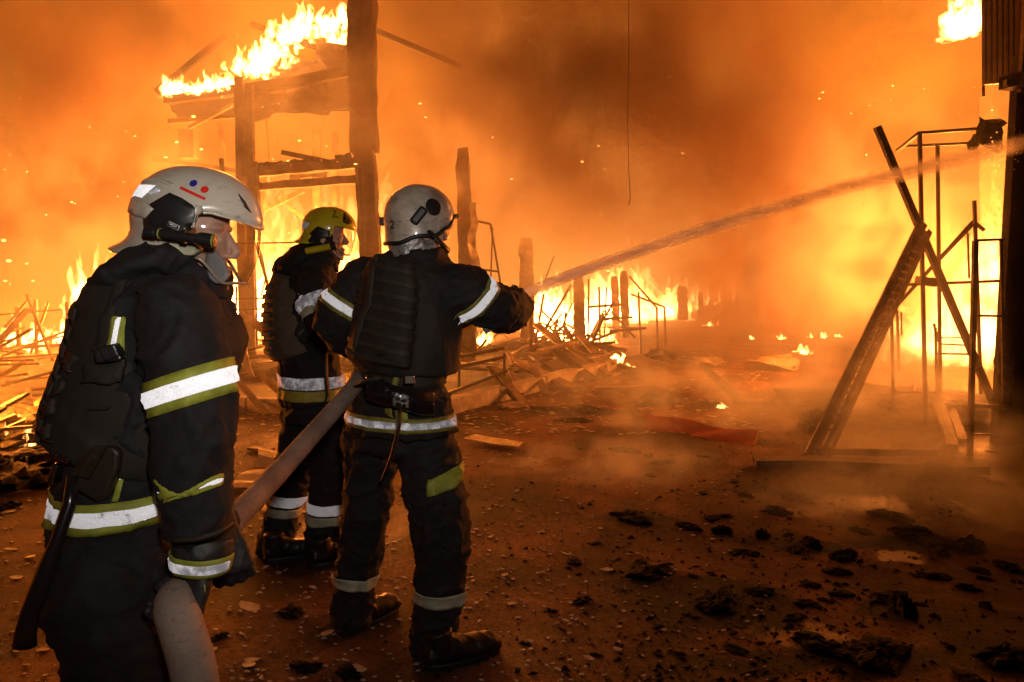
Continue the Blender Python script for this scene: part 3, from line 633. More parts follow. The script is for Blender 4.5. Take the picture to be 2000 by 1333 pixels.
for (px, py, r) in ((485, 1190, .05), (490, 1290, .04), (485, 1300, .035), (958, 1050, .02), (985, 1125, .022), (1100, 1082, .018), (1185, 1115, .035), (955, 996, .016), (520, 1110, .02), (415, 1270, .02), (600, 1170, .02), (930, 1035, .02), (1205, 1270, .02), (1000, 1180, .025), (455, 1080, .03), (20, 1075, .04), (60, 1090, .035), (30, 1130, .04), (100, 1225, .04), (85, 1270, .03), (1035, 1255, .02), (1105, 1215, .02), (700, 1310, .03), (545, 1120, .022), (610, 1150, .022), (740, 1095, .02), (770, 1060, .02), (960, 930, .014), (1010, 960, .016), (20, 1000, .04), (40, 960, .05), (1150, 1290, .03), (1090, 1310, .02), (640, 1240, .03), (790, 1130, .02)):
    q = MB(); flake(q, Vector((0, 0, 0)), r); o = q.build('paper_scrap', M_paper); o.location = G(px, py); tag(o, 'pale scrap of paper or plaster lying flat on the asphalt', 'scrap', GP)

cr = MB()
for i in range(2600):
    px = rf.gauss(1500, 330); py = 860 + 480 * rf.random() ** .9; c = G(px, py); r = .004 + .014 * rf.random() ** 3
    vs = [c + Vector((rf.uniform(-1, 1) * r * 1.6, rf.uniform(-1, 1) * r * 1.6, 0)) for _ in range(3)] + [c + Vector((rf.uniform(-.5, .5) * r, rf.uniform(-.5, .5) * r, r * rf.uniform(.4, 1)))]
    cr.add(vs, [(0, 1, 3), (1, 2, 3), (2, 0, 3), (2, 1, 0)])
tag(cr.build('char_crumbs', M_clump), 'fine black crumbs of char strewn over the wet asphalt', 'debris', kind='stuff')

# sparks in the smoke
for (px, py, Y, r) in ((7, 470, 8, .018), (17, 510, 8, .02), (10, 549, 8, .013), (140, 395, 9, .012), (585, 275, 10, .014), (378, 228, 10, .02), (345, 278, 10, .016), (393, 292, 10, .016), (638, 286, 10, .01), (1072, 478, 9, .006), (1175, 415, 9, .006)):
    q = MB(); q.ball((0, 0, 0), (r * 1.5, r, r * .7), 6, 4); m = MATS.get('ember')
    if not m:
        m = bpy.data.materials.new('ember'); m.use_nodes = True; b_ = m.node_tree.nodes['Principled BSDF']; b_.inputs['Emission Color'].default_value = (1, .4, .08, 1); b_.inputs['Emission Strength'].default_value = 5; MATS['ember'] = m; m.cycles.emission_sampling = 'NONE'
    o = q.build('ember', m); o.location = P(px, py, Y); tag(o, 'glowing ember floating in the smoke', 'ember', 'embers in the air')

re_ = random.Random(77); em = bpy.data.meshes.new('ember'); q = MB(); q.ball((0, 0, 0), (.009, .009, .005), 6, 4)
e0 = q.build('ember', MATS['ember']); e0.location = P(90, 420, 8); tag(e0, 'glowing ember floating in the smoke', 'ember', 'embers in the air')
for i in range(70):
    px = re_.choice((re_.uniform(0, 330), re_.uniform(500, 900), re_.uniform(950, 1400), re_.uniform(1600, 1950))); py = re_.uniform(120, 620); o = e0.copy(); C.objects.link(o)
    o.location = P(px, py, re_.uniform(6.5, 11)); k = re_.uniform(.4, 1.3); o.scale = (k * re_.uniform(.8, 2), k, k)

# ------------------------------------------------------------------ people: cloth, gear and bodies
M_cloth = mat('turnout_cloth', (.0105, .0088, .0100), .82, var=.3, scale=7, bump=.55, bscale=34, bdist=.010)
M_cloth2 = mat('worn_turnout_cloth', (.014, .0105, .0098), .85, var=.4, scale=6, bump=.55, bscale=34, bdist=.010)
M_vest = mat('vest_nylon', (.022, .017, .012), .8, var=.35, scale=8, bump=.4, bscale=260, bdist=.0015)
M_web = mat('webbing', (.035, .026, .018), .75, var=.3, scale=30, bump=.4, bscale=400, bdist=.001)
M_glove = mat('glove_leather', (.03, .028, .027), .6, var=.5, scale=20, bump=.4, bscale=120, bdist=.002)
M_boot = mat('boot_leather', (.02, .015, .012), .45, var=.5, scale=14, bump=.3, bscale=90, bdist=.002)
M_skin = mat('skin', (.56, .33, .25), .5, var=.2, scale=12, bump=.15, bscale=150, bdist=.001)
M_blk = mat('black_rubber', (.012, .011, .011), .5, var=.3, scale=10)
M_blkp = mat('black_plastic', (.02, .018, .018), .38, var=.3, scale=14, bump=.15, bscale=60, bdist=.001)
M_leather = mat('wet_black_leather', (.012, .011, .012), .16, var=.3, scale=14, bump=.7, bscale=70, bdist=.006, coat=.6)
M_white = mat('helmet_cream', (.56, .51, .42), .3, var=.45, scale=7, coat=.35, det=9, lo=.28, hi=.52, scuff=.75)
M_white2 = mat('helmet_sooty_white', (.56, .47, .38), .34, var=.62, scale=9, coat=.3, det=11, lo=.33, hi=.6, scuff=.7)
M_yel = mat('helmet_yellow', (.74, .56, .02), .3, var=.35, scale=8, coat=.4, det=8, lo=.3, hi=.55, scuff=.6)
M_lime = mat('lime_tape', (.40, .43, .05), .6, var=.35, scale=24, bump=.3, bscale=300, bdist=.001)
M_olive = mat('olive_tape', (.30, .26, .045), .6, var=.4, scale=24, bump=.3, bscale=300, bdist=.001)
M_creamt = mat('cream_tape', (.58, .58, .40), .6, var=.4, scale=22, bump=.3, bscale=300, bdist=.001)
M_red2 = mat('sticker_red', (.75, .03, .02), .4, var=.1)
M_blue = mat('sticker_blue', (.03, .02, .3), .4, var=.1)
M_ink = mat('ink', (.01, .01, .01), .5, var=.1)
M_label = mat('label_white', (.6, .6, .62), .4, var=.1)
M_hosem = mat('canvas_hose', (.38, .28, .22), .85, var=.5, scale=5, bump=.6, bscale=90, bdist=.004, scuff=.5)
M_hood = mat('silver_hood', (.5, .48, .46), .35, .4, var=.5, scale=12, bump=.9, bscale=26, bdist=.02)
M_greyflap = mat('grey_flap', (.2, .2, .22), .7, var=.2, scale=10)
M_metal = mat('buckle_metal', (.6, .58, .55), .25, 1, var=.3, scale=20)
def retro_mat(name, col, dirt):
    """glass-bead tape: sends light back towards where it came from"""
    m = bpy.data.materials.new(name); m.use_nodes = True; t = m.node_tree; b = t.nodes['Principled BSDF']
    tcn = t.nodes.new('ShaderNodeTexCoord'); ge = t.nodes.new('ShaderNodeNewGeometry')
    n = t.nodes.new('ShaderNodeTexNoise'); n.inputs['Scale'].default_value = 26; n.inputs['Detail'].default_value = 8; n.inputs['Roughness'].default_value = .7; t.links.new(tcn.outputs['Object'], n.inputs['Vector'])
    v = t.nodes.new('ShaderNodeTexVoronoi'); v.inputs['Scale'].default_value = 420; t.links.new(tcn.outputs['Object'], v.inputs['Vector'])
    k = mth(t, 'MULTIPLY', mrange(t, n.outputs['Fac'], dirt[0], dirt[1], .25, 1), mrange(t, v.outputs['Distance'], .2, .8, 1, .75))
    b.inputs['Base Color'].default_value = (*[c * .7 for c in col], 1); b.inputs['Roughness'].default_value = .5
    g = t.nodes.new('ShaderNodeBsdfGlossy'); g.inputs['Roughness'].default_value = .5; t.links.new(ge.outputs['Incoming'], g.inputs['Normal'])
    sc = t.nodes.new('ShaderNodeVectorMath'); sc.operation = 'SCALE'; sc.inputs[0].default_value = col; t.links.new(k, sc.inputs['Scale']); t.links.new(sc.outputs[0], g.inputs['Color'])
    mx = t.nodes.new('ShaderNodeMixShader'); mx.inputs[0].default_value = .55
    t.links.new(b.outputs[0], mx.inputs[1]); t.links.new(g.outputs[0], mx.inputs[2]); t.links.new(mx.outputs[0], t.nodes['Material Output'].inputs[0])
    return m
M_retro = retro_mat('retro_silver', (.85, .9, 1.0), (.3, .45))
M_retro2 = retro_mat('retro_worn', (.8, .84, .95), (.42, .62))
M_visor = bpy.data.materials.new('visor'); M_visor.use_nodes = True
t = M_visor.node_tree; t.nodes.clear()
gl = t.nodes.new('ShaderNodeBsdfGlossy'); gl.inputs['Roughness'].default_value = .07; tr = t.nodes.new('ShaderNodeBsdfTransparent'); tr.inputs[0].default_value = (.97, .95, .91, 1)
lw = t.nodes.new('ShaderNodeLayerWeight'); lw.inputs[0].default_value = .28
mx = t.nodes.new('ShaderNodeMixShader'); t.links.new(mth(t, 'MULTIPLY_ADD', lw.outputs['Facing'], .6, .05, clamp=True), mx.inputs[0])
t.links.new(tr.outputs[0], mx.inputs[1]); t.links.new(gl.outputs[0], mx.inputs[2])
o_ = t.nodes.new('ShaderNodeOutputMaterial'); t.links.new(mx.outputs[0], o_.inputs[0])

UP = Vector((0, 0, 1))
def eval_mesh(ob):
    dg = bpy.context.evaluated_depsgraph_get(); e = ob.evaluated_get(dg)
    me = bpy.data.meshes.new_from_object(e); return me
def fuse(mb, name, m, parent, vox, smooth=6, wr=None, seed=0):
    """one continuous skin round all the shapes in mb, with cloth folds; returns object and BVH"""
    tmp = mb.build('tmp', m)
    r = tmp.modifiers.new('r', 'REMESH'); r.mode = 'VOXEL'; r.voxel_size = vox
    s_ = tmp.modifiers.new('s', 'SMOOTH'); s_.factor = .5; s_.iterations = smooth
    me = eval_mesh(tmp); old = tmp.data; bpy.data.objects.remove(tmp); bpy.data.meshes.remove(old)
    if wr:
        sd = Vector((seed * 7.3, seed * 3.1, 0)); nv = len(me.vertices)
        co = np.empty(nv * 3); me.vertices.foreach_get('co', co); no = np.empty(nv * 3); me.vertices.foreach_get('normal', no)
        d = np.empty(nv)
        for i in range(nv):
            p = Vector(co[3 * i:3 * i + 3]); dd = 0
            for (amp, fr, asp) in wr:
                w_ = noise.noise_vector(p * fr * .45 + sd) * .6
                q = Vector((p.x * fr, p.y * fr, p.z * fr * asp)) + w_ + sd
                nn = max(0, 1 - 2.6 * abs(noise.noise(q))); dd += amp * 1.15 * (nn ** 3.2 - .22) + amp * .35 * noise.noise(q * 2.3)
            d[i] = dd
        co = co.reshape(-1, 3) + no.reshape(-1, 3) * d[:, None]
        me.vertices.foreach_set('co', co.ravel()); me.update()
    me.name = name; me.polygons.foreach_set('use_smooth', [True] * len(me.polygons))
    if not me.materials: me.materials.append(m)
    o = bpy.data.objects.new(name, me); C.objects.link(o)
    if parent: put_under(o, parent)
    bvh = BVHTree.FromPolygons([v.co.copy() for v in me.vertices], [tuple(p.vertices) for p in me.polygons])
    return o, bvh
def ring(c, tang, side, a, b, n=28, ex=2.3):
    fw = tang.cross(side).normalized(); sd = fw.cross(tang).normalized(); out = []
    for k in range(n):
        an = 6.28318 * k / n; ca, sa = math.cos(an), math.sin(an)
        out.append(c + sd * a * math.copysign(abs(ca) ** (2 / ex), ca) + fw * b * math.copysign(abs(sa) ** (2 / ex), sa))
    return out
def torso(mb, secs, side, n=28):
    """secs: (centre, half width, half depth)"""
    cs = [s_[0] for s_ in secs]; rings = []
    for i, (c, a, b) in enumerate(secs):
        tg = (cs[min(i + 1, len(cs) - 1)] - cs[max(i - 1, 0)]).normalized()
        rings.append(ring(c, tg, side, a, b, n))
    mb.loft(rings)
def limb(mb, pts, rs, n=18, sub=3):
    pts = [Vector(p) for p in pts]; P2, R2 = [], []
    for i in range(len(pts) - 1):                                  # Catmull-Rom through the joints
        p0, p1, p2, p3 = pts[max(i - 1, 0)], pts[i], pts[i + 1], pts[min(i + 2, len(pts) - 1)]
        for k in range(sub):
            u = k / sub
            P2.append(.5 * ((2 * p1) + (p2 - p0) * u + (2 * p0 - 5 * p1 + 4 * p2 - p3) * u * u + (3 * p1 - p0 - 3 * p2 + p3) * u ** 3)); R2.append(rs[i] + (rs[i + 1] - rs[i]) * u)
    P2.append(pts[-1]); R2.append(rs[-1])
    mb.tube(P2, R2, n)
    mb.ball(P2[0], R2[0] * .97, 14, 10); mb.ball(P2[-1], R2[-1] * .97, 14, 10)
    return P2
def band(bvh, name, m, parent, c, axis, w, ref, a0, a1, off=.004, rmax=.3, n=44, rows=5, shear=0, th=.0025):
    """tape sewn round the surface: rays from the limb's axis find the cloth"""
    axis = axis.normalized(); x = (ref - axis * ref.dot(axis)).normalized(); y = axis.cross(x)
    vs, ok = [], []
    for i in range(rows + 1):
        for j in range(n + 1):
            an = a0 + (a1 - a0) * j / n; d = x * math.cos(an) + y * math.sin(an)
            o0 = c + axis * ((i / rows - .5) * w + shear * math.sin(an))
            h = bvh.ray_cast(o0, d, rmax)
            ok.append(h[0] is not None); vs.append((h[0] + d * off) if h[0] is not None else o0 + d * rmax)
    fs = []
    for i in range(rows):
        for j in range(n):
            q = (i * (n + 1) + j, i * (n + 1) + j + 1, (i + 1) * (n + 1) + j + 1, (i + 1) * (n + 1) + j)
            if all(ok[k] for k in q) and max((vs[q[k]] - vs[q[(k + 1) % 4]]).length for k in range(4)) < max(.05, w * .9): fs.append(q)
    used = sorted({k for f in fs for k in f}); mp = {k: i for i, k in enumerate(used)}
    mb = MB(); mb.add([vs[k] for k in used], [tuple(mp[k] for k in f) for f in fs])
    o = mb.build(name, m, parent, smooth=True)
    s_ = o.modifiers.new('s', 'SOLIDIFY'); s_.thickness = th; s_.offset = 0
    return o
def stripe(bvh, parent, c, axis, w, ref, a0, a1, edge, silver, off=.004, k=.46, **kw):
    e = band(bvh, 'reflective_tape', edge, parent, c, axis, w, ref, a0, a1, off, **kw)
    band(bvh, 'silver_stripe', silver, e, c, axis, w * k, ref, a0, a1, off + .002, **kw); return e
def patch(bvh, name, m, parent, poly, origin, toward=None, off=.004, cuts=4, th=.0025, smooth_n=1):
    """piece of tape or fabric: a polygon (3D points in front of the surface) pressed onto the surface along the view from origin"""
    bm = bmesh.new(); f = bm.faces.new([bm.verts.new(p) for p in poly]); bmesh.ops.triangulate(bm, faces=[f])
    for _ in range(cuts): bmesh.ops.subdivide_edges(bm, edges=[e for e in bm.edges if e.calc_length() > .012], cuts=1)
    bmesh.ops.triangulate(bm, faces=bm.faces)
    for v in list(bm.verts):
        d = toward if toward is not None else (v.co - origin).normalized()
        h = bvh.ray_cast(v.co - d * .3 if toward is not None else origin, d, 8)
        if h[0] is None: h = bvh.find_nearest(v.co)
        v.co = h[0] - d * off
    for _ in range(smooth_n): bmesh.ops.smooth_vert(bm, verts=bm.verts, factor=.5, use_axis_x=True, use_axis_y=True, use_axis_z=True)
    me = bpy.data.meshes.new(name); bmesh.ops.recalc_face_normals(bm, faces=bm.faces); bm.to_mesh(me); bm.free(); me.materials.append(m)
    me.polygons.foreach_set('use_smooth', [True] * len(me.polygons))
    o = bpy.data.objects.new(name, me); C.objects.link(o); put_under(o, parent)
    s_ = o.modifiers.new('s', 'SOLIDIFY'); s_.thickness = th; s_.offset = 0
    return o
EYE = Vector((0, 0, CH))
def ppatch(bvh, name, m, parent, pix, Y, **kw): return patch(bvh, name, m, parent, [P(x, y, Y) for x, y in pix], EYE, **kw)

# ---- heads and helmets, in a head frame: x forward, y left, z up, origin at brim level
def head_frame(org, fwd, pitch=0, roll=0):
    f = Vector(fwd).normalized(); r = Matrix((f, UP.cross(f).normalized(), UP)).transposed()
    r = r @ Matrix.Rotation(pitch, 3, 'Y') @ Matrix.Rotation(roll, 3, 'X')
    m = r.to_4x4(); m.translation = org; return m
def xf(mb, M):
    mb.v = [M @ v for v in mb.v]; return mb
def make_head(parent, M, neck_to, name='body', hand=None):
    q = MB()
    q.ball((-.005, 0, .012), (.1, .078, .105), 20, 14); q.ball((.03, 0, -.085), (.058, .054, .062), 18, 12)
    q.ball((.04, 0, -.045), (.055, .062, .07), 18, 12)
    q.tube([(.082, 0, -.012), (.096, 0, -.036), (.111, 0, -.060), (.103, 0, -.072)], [.009, .0095, .0115, .009], 10)
    for s_ in (-1, 1):
        q.ball((.099, s_ * .010, -.069), (.010, .008, .006), 10, 7); q.ball((.073, s_ * .028, -.01), (.02, .026, .011), 10, 7)
        q.ball((.062, s_ * .038, -.058), (.024, .02, .02), 10, 7); q.ball((-.005, s_ * .08, -.045), (.02, .01, .032), 10, 8)
    q.ball((.086, 0, -.096), (.014, .024, .007), 12, 7); q.ball((.083, 0, -.109), (.014, .021, .008), 12, 7); q.ball((.072, 0, -.134), (.022, .024, .02), 12, 8)
    q.tube([(-.02, 0, -.06), (-.035, 0, -.15)], [.06, .06], 16)
    xf(q, M)
    nb = M @ Vector((-.035, 0, -.14)); q.tube([nb, nb.lerp(neck_to, .6), neck_to], [.06, .065, .07], 16)
    o, _ = fuse(q, name, M_skin, parent, .0035, 3)
    for s_ in (-1, 1):
        e = MB(); e.ball((.077, s_ * .03, -.034), .0125, 12, 8); xf(e, M)
        e.build('eye', mat('eye', (.55, .5, .46), .15, var=.1), o, smooth=True)
    return o
def sm01(x, a, b):
    u = min(1, max(0, (x - a) / (b - a))); return u * u * (3 - 2 * u)
def helmet_shell(kind):
    """returns MB of the shell surface (open below) plus its rim points"""
    q = MB(); nu = 72; rings = []
    def prm(ph):
        a = abs(ph)
        if kind == 'visor':
            fx = .146 if a < math.pi / 2 else .126
            zl = float(np.interp(a, (0, .5, 1.05, 1.22, 1.36, 1.7, 2.2, 2.7, 3.15), (-.004, .006, .022, .018, -.034, -.042, -.066, -.058, -.05)))
            fl_ = .05 * (1 - sm01(a, .8, 1.2)) + .36 * sm01(a, 1.9, 2.6)
            return fx, .112, .12, zl, fl_
        fx = .142 if a < math.pi / 2 else .13
        zl = .02 - .045 * sm01(a, .5, 1.0) - .03 * sm01(a, 1.0, 1.5) - .025 * sm01(a, 1.9, 2.6); fl_ = .12 * (1 - sm01(a, .35, .7)) + .02 * sm01(a, 2, 2.6)
        return fx, .115, .135, zl, fl_
    cols = [-math.pi + 2 * math.pi * k / nu for k in range(nu)]
    NU, NL = 13, 8
    for i in range(NU + NL + 1):
        r_ = []
        for ph in cols:
            fx, fy, H, zl, fl_ = prm(ph); x, y = fx * math.cos(ph), fy * math.sin(ph)
            e = .92; te = math.asin((max(zl, 0) / H) ** (1 / e))
            if i <= NU:
                tt = math.pi / 2 - (math.pi / 2 * .99 - te) * i / NU - .01; tt = max(tt, te)
                k, z = math.cos(tt) ** e, H * math.sin(tt) ** e
            else:
                s_ = (i - NU) / NL; z = max(zl, 0) + (min(zl, 0) - .003) * s_; k = math.cos(te) ** e * (1 - .035 * math.sin(s_ * math.pi * .6) + fl_ * s_ ** 3)
            r_.append(Vector((x * k, y * k, z)))
        rings.append(r_)
    q.loft(rings, 0, cap=False); q.add(rings[0], [tuple(range(nu))])
    return q, rings[-1], BVHTree.FromPolygons([v.copy() for v in q.v], q.f)
def decal2(bvh, name, m, parent, M, poly, side=-1, off=.0015, th=.002, cuts=4):
    """poly: (x, z) points in the head frame, pressed onto the shell from the wearer's right (side -1)"""
    d = Vector((0, -side, 0)); bm = bmesh.new(); f = bm.faces.new([bm.verts.new((x, side * .3, z)) for x, z in poly]); bmesh.ops.triangulate(bm, faces=[f])
    for _ in range(cuts): bmesh.ops.subdivide_edges(bm, edges=[e for e in bm.edges if e.calc_length() > .01], cuts=1)
    bmesh.ops.triangulate(bm, faces=bm.faces)
    for v in bm.verts:
        h = bvh.ray_cast(v.co, d, 1)
        if h[0] is None: h = bvh.find_nearest(Vector((v.co.x, side * .1, v.co.z)))
        v.co = M @ (h[0] - d * off)
    me = bpy.data.meshes.new(name); bmesh.ops.recalc_face_normals(bm, faces=bm.faces); bm.to_mesh(me); bm.free(); me.materials.append(m)
    me.polygons.foreach_set('use_smooth', [True] * len(me.polygons))
    o = bpy.data.objects.new(name, me); C.objects.link(o); put_under(o, parent)
    if th:
        s_ = o.modifiers.new('s', 'SOLIDIFY'); s_.thickness = th; s_.offset = 0
    return o
def circ(cx, cz, r, n=20, ry=None): return [(cx + r * math.cos(6.28318 * k / n), cz + (ry or r) * math.sin(6.28318 * k / n)) for k in range(n)]
def strip2(a, b, w):
    d = Vector((b[0] - a[0], b[1] - a[1])).normalized(); n = Vector((-d.y, d.x)) * w / 2
    return [(a[0] + n.x, a[1] + n.y), (b[0] + n.x, b[1] + n.y), (b[0] - n.x, b[1] - n.y), (a[0] - n.x, a[1] - n.y)]
def text2(bvh, name, body, m, parent, M, cx, cz, size, rot=0, side=-1, off=.002):
    cu = bpy.data.curves.new('txt', 'FONT'); cu.body = body; cu.size = size; cu.align_x = 'CENTER'; cu.align_y = 'CENTER'; cu.offset = size * .012
    tmp = bpy.data.objects.new('txt', cu); C.objects.link(tmp); me = eval_mesh(tmp); bpy.data.objects.remove(tmp)
    ca, sa = math.cos(rot), math.sin(rot)
    for v in me.vertices:
        x, z = v.co.x * ca - v.co.y * sa + cx, v.co.x * sa + v.co.y * ca + cz
        h = bvh.ray_cast(Vector((x, side * .3, z)), Vector((0, -side, 0)), 1)
        p = h[0] if h[0] is not None else Vector((x, side * .11, z))
        v.co = M @ (p + Vector((0, side * off, 0)))
    me.materials.clear(); me.materials.append(m); o = bpy.data.objects.new(name, me); C.objects.link(o); put_under(o, parent)
    s_ = o.modifiers.new('s', 'SOLIDIFY'); s_.thickness = .001; s_.offset = 0
    return o
def visor_part(parent, M, zt=-.002, zb=-.125, r=.137, sweep=1.25, tilt=.0):
    q = MB(); rows, n = 14, 36; g = []
    for i in range(rows + 1):
        v = i / rows; z = zt + (zb - zt) * v
        for j in range(n + 1):
            an = -sweep + 2 * sweep * j / n
            zz = z if abs(an) < .75 else zt + (z - zt) * (1 - .42 * sm01(abs(an), .7, sweep))
            k = r * (1 + .03 * math.sin(v * 2.6) - .22 * v ** 1.9)
            g.append(M @ Vector((k * math.cos(an) * 1.03, k * math.sin(an) * .84, zz)))
    w_ = n + 1; q.add(g, [(i * w_ + j, i * w_ + j + 1, (i + 1) * w_ + j + 1, (i + 1) * w_ + j) for i in range(rows) for j in range(n)])
    o = q.build('visor', M_visor, parent, smooth=True)
    e = MB(); e.tube([g[rows * w_ + j] for j in range(n + 1)], .0036, 6); e.build('visor_rim', mat('visor_rim', (.3, .22, .16), .25, var=.2), o, smooth=True)
    return o
def make_helmet(parent, M, kind, m):
    q, rim, bvh = helmet_shell(kind); xf(q, M)
    o = q.build('helmet', m, parent, smooth=True); s_ = o.modifiers.new('s', 'SOLIDIFY'); s_.thickness = .005; s_.offset = -1
    return o, bvh, rim
def glove(parent, wrist, along, palm_n, curl=(.7, .9, .7), size=1.0, thumb=1, name='glove', m=None, spread=.05):
    """gloved hand: palm, four unequal bent fingers, thumb from the side of the palm. along: wrist to knuckles; palm_n: the way the fingers close"""
    z = Vector(along).normalized(); n = (Vector(palm_n) - z * Vector(palm_n).dot(z)).normalized(); x = n.cross(z) * thumb
    q = MB(); S_ = size
    rr = []
    for (u, a, b) in ((-.045, .036, .03), (0, .034, .026), (.04, .045, .022), (.085, .048, .019), (.098, .044, .014)):
        rr.append([wrist + z * u * S_ + (x * math.cos(6.28318 * k / 16) * a + n * math.sin(6.28318 * k / 16) * b) * S_ for k in range(16)])
    q.loft(rr)
    for k, L in enumerate((.078, .088, .082, .064)):
        b_ = wrist + (x * (.033 - .022 * k) + z * .09) * S_; d = (z + x * (.08 - .05 * k) * spread * 10).normalized(); pts = [b_ - z * .02 * S_]; r0 = (.0125, .013, .0125, .011)[k]
        p = b_
        A = 0; lat = x * (.08 - .05 * k) * spread * 10
        for fr, cu in zip((.42, .32, .26), curl):
            A += cu; d = (z * math.cos(A) + n * math.sin(A) + lat * math.cos(A)).normalized()
            pts.append(p.copy()); p = p + d * L * fr * S_
        pts.append(p); q.tube(pts, [r0 * S_, r0 * 1.05 * S_, r0 * S_, r0 * .92 * S_, r0 * .7 * S_], 10); q.ball(p, r0 * .8 * S_, 8, 6)
    tb = wrist + (x * .04 + z * .025) * S_; t1 = tb + (x * .03 + z * .035 + n * .012) * S_; t2 = t1 + (x * .008 + z * .028 + n * .022) * S_
    q.tube([tb - x * .015 * S_, tb, t1, t2], [.015 * S_, .017 * S_, .0145 * S_, .011 * S_], 10); q.ball(t2, .011 * S_, 8, 6)
    o, b = fuse(q, name, m or M_glove, parent, .0038, 2, [(.0015, 30, 1)]); return o, b
def boot(parent, heel, d, z0=0.0, L=.31, top=.09, side_w=.052, pitch=0):
    d = Vector(d).normalized(); s = UP.cross(d); q = MB(); c = Vector(heel)
    R = Matrix.Rotation(pitch, 3, s)
    def at(u, v, w_): return c + R @ (d * u + s * v + UP * (w_))
    rings = []
    for (u, w_, h0, h1) in ((-.005, .036, .012, .1), (.04, .042, .01, .13), (.1, .042, .01, .125), (.15, .047, .01, .1), (.21, .054, .01, .094), (.262, .052, .012, .088), (.292, .038, .016, .07)):
        rings.append([at(u * L / .3, w_ * math.cos(a), (h0 + h1) / 2 + (h1 - h0) / 2 * math.sin(a)) for a in [6.28318 * k / 16 for k in range(16)]])
    q.loft(rings)
    q.tube([at(.05, 0, .05), at(.05, 0, .10), at(.045, 0, top + .06)], [.046, .052, .052], 16)
    o, b = fuse(q, 'boot', M_boot, parent, .006, 4, [(.003, 14, 1)])
    so = MB(); n = 24; out = []
    for k in range(n):
        a = 6.28318 * k / n; u = .143 + .158 * math.cos(a); w_ = (.05 + .006 * math.cos(a) ** 2 * (1 if math.cos(a) > 0 else -.6)) * math.sin(a)
        out.append((u * L / .3, w_))
    so.loft([[at(u, v, .0) for u, v in out], [at(u, v, .026) for u, v in out]])
    so.build('boot_sole', M_blk, o, bevel=.004); return o

def ptext(bvh, name, body, m, parent, px, py, size, Y, rot=0, off=.002):
    """lettering pressed onto a surface: size in photo pixels"""
    cu = bpy.data.curves.new('txt', 'FONT'); cu.body = body; cu.size = size; cu.align_x = 'CENTER'; cu.align_y = 'CENTER'; cu.offset = size * .015
    tmp = bpy.data.objects.new('txt', cu); C.objects.link(tmp); me = eval_mesh(tmp); bpy.data.objects.remove(tmp)
    ca, sa = math.cos(rot), math.sin(rot)
    for v in me.vertices:
        x, y = px + v.co.x * ca - v.co.y * sa, py - v.co.x * sa - v.co.y * ca
        p = P(x, y, Y); d = (p - EYE).normalized(); h = bvh.ray_cast(EYE, d, 9)
        v.co = (h[0] if h[0] is not None else p) - d * off
    me.materials.clear(); me.materials.append(m); o = bpy.data.objects.new(name, me); C.objects.link(o); put_under(o, parent)
    s_ = o.modifiers.new('s', 'SOLIDIFY'); s_.thickness = .001; s_.offset = 0
    return o
def world_bvh(o):
    return BVHTree.FromPolygons([v.co.copy() for v in o.data.vertices], [tuple(p.vertices) for p in o.data.polygons])

# ================================================================== man 1: near, white helmet with clear visor, facing right
Y1 = 1.72
man = empty('person', (P(240, 1000, Y1).x, Y1, 0), 'near person in dark turnout gear and white visored helmet gripping the hose', 'person')
F1 = Vector((.97, .24, 0)).normalized(); S1 = F1.cross(UP)               # facing, wearer's right (towards the camera)
def PT(x, y, Y, push=.11): return P(x, y, Y - push) + Vector((0, push, 0))
q = MB()
torso(q, [(P(378, 522, Y1), .078, .072), (P(366, 547, Y1), .115, .09), (PT(335, 580, Y1, .03), .19, .125), (PT(300, 650, Y1, .06), .2, .14), (PT(275, 740, Y1), .2, .146), (PT(245, 830, Y1), .195, .146),
          (PT(222, 910, Y1), .19, .143), (PT(208, 1000, Y1), .195, .145), (PT(200, 1080, Y1), .2, .148), (PT(196, 1160, Y1), .204, .15)], S1)
arm = [P(352, 612, 1.56), P(366, 700, 1.525), P(374, 780, 1.51), P(376, 860, 1.5), P(374, 930, 1.5), P(384, 1000, 1.5), P(398, 1062, 1.51)]
ar = [.083, .084, .083, .078, .072, .064, .056]
limb(q, arm, ar)
limb(q, [P(352, 615, 1.9), P(383, 760, 1.93), P(385, 900, 1.92), P(408, 1000, 1.84), P(428, 1030, 1.80)], [.085, .08, .075, .06, .052])      # far arm
q.tube([P(374, 532, Y1), P(364, 560, Y1)], [.078, .092], 20)                                # collar
jacket, jb = fuse(q, 'jacket', M_cloth, man, .0085, 5, [(.011, 6.5, 1.1), (.006, 15, 1.0), (.002, 40, 1)], 1)
# standing collar and hood lying on the back
q = MB()
q.tube([P(366, 562, Y1), P(374, 532, Y1), P(378, 512, Y1)], [.092, .08, .074], 24, cap=True)
q.loft([ring(PT(x, y, Y1), Vector(tg), S1, a, b) for (x, y, tg, a, b) in ((152, 556, (-.85, 0, -.3), .02, .012), (166, 552, (-.85, 0, -.3), .12, .022), (210, 532, (-.9, 0, -.3), .16, .038), (262, 512, (-1, 0, -.2), .165, .036), (320, 502, (-1, 0, -.1), .14, .034), (365, 498, (-1, 0, 0), .08, .025))])
fuse(q, 'hood', M_cloth, man, .0075, 3, [(.010, 9, 1), (.005, 20, 1)], 2)
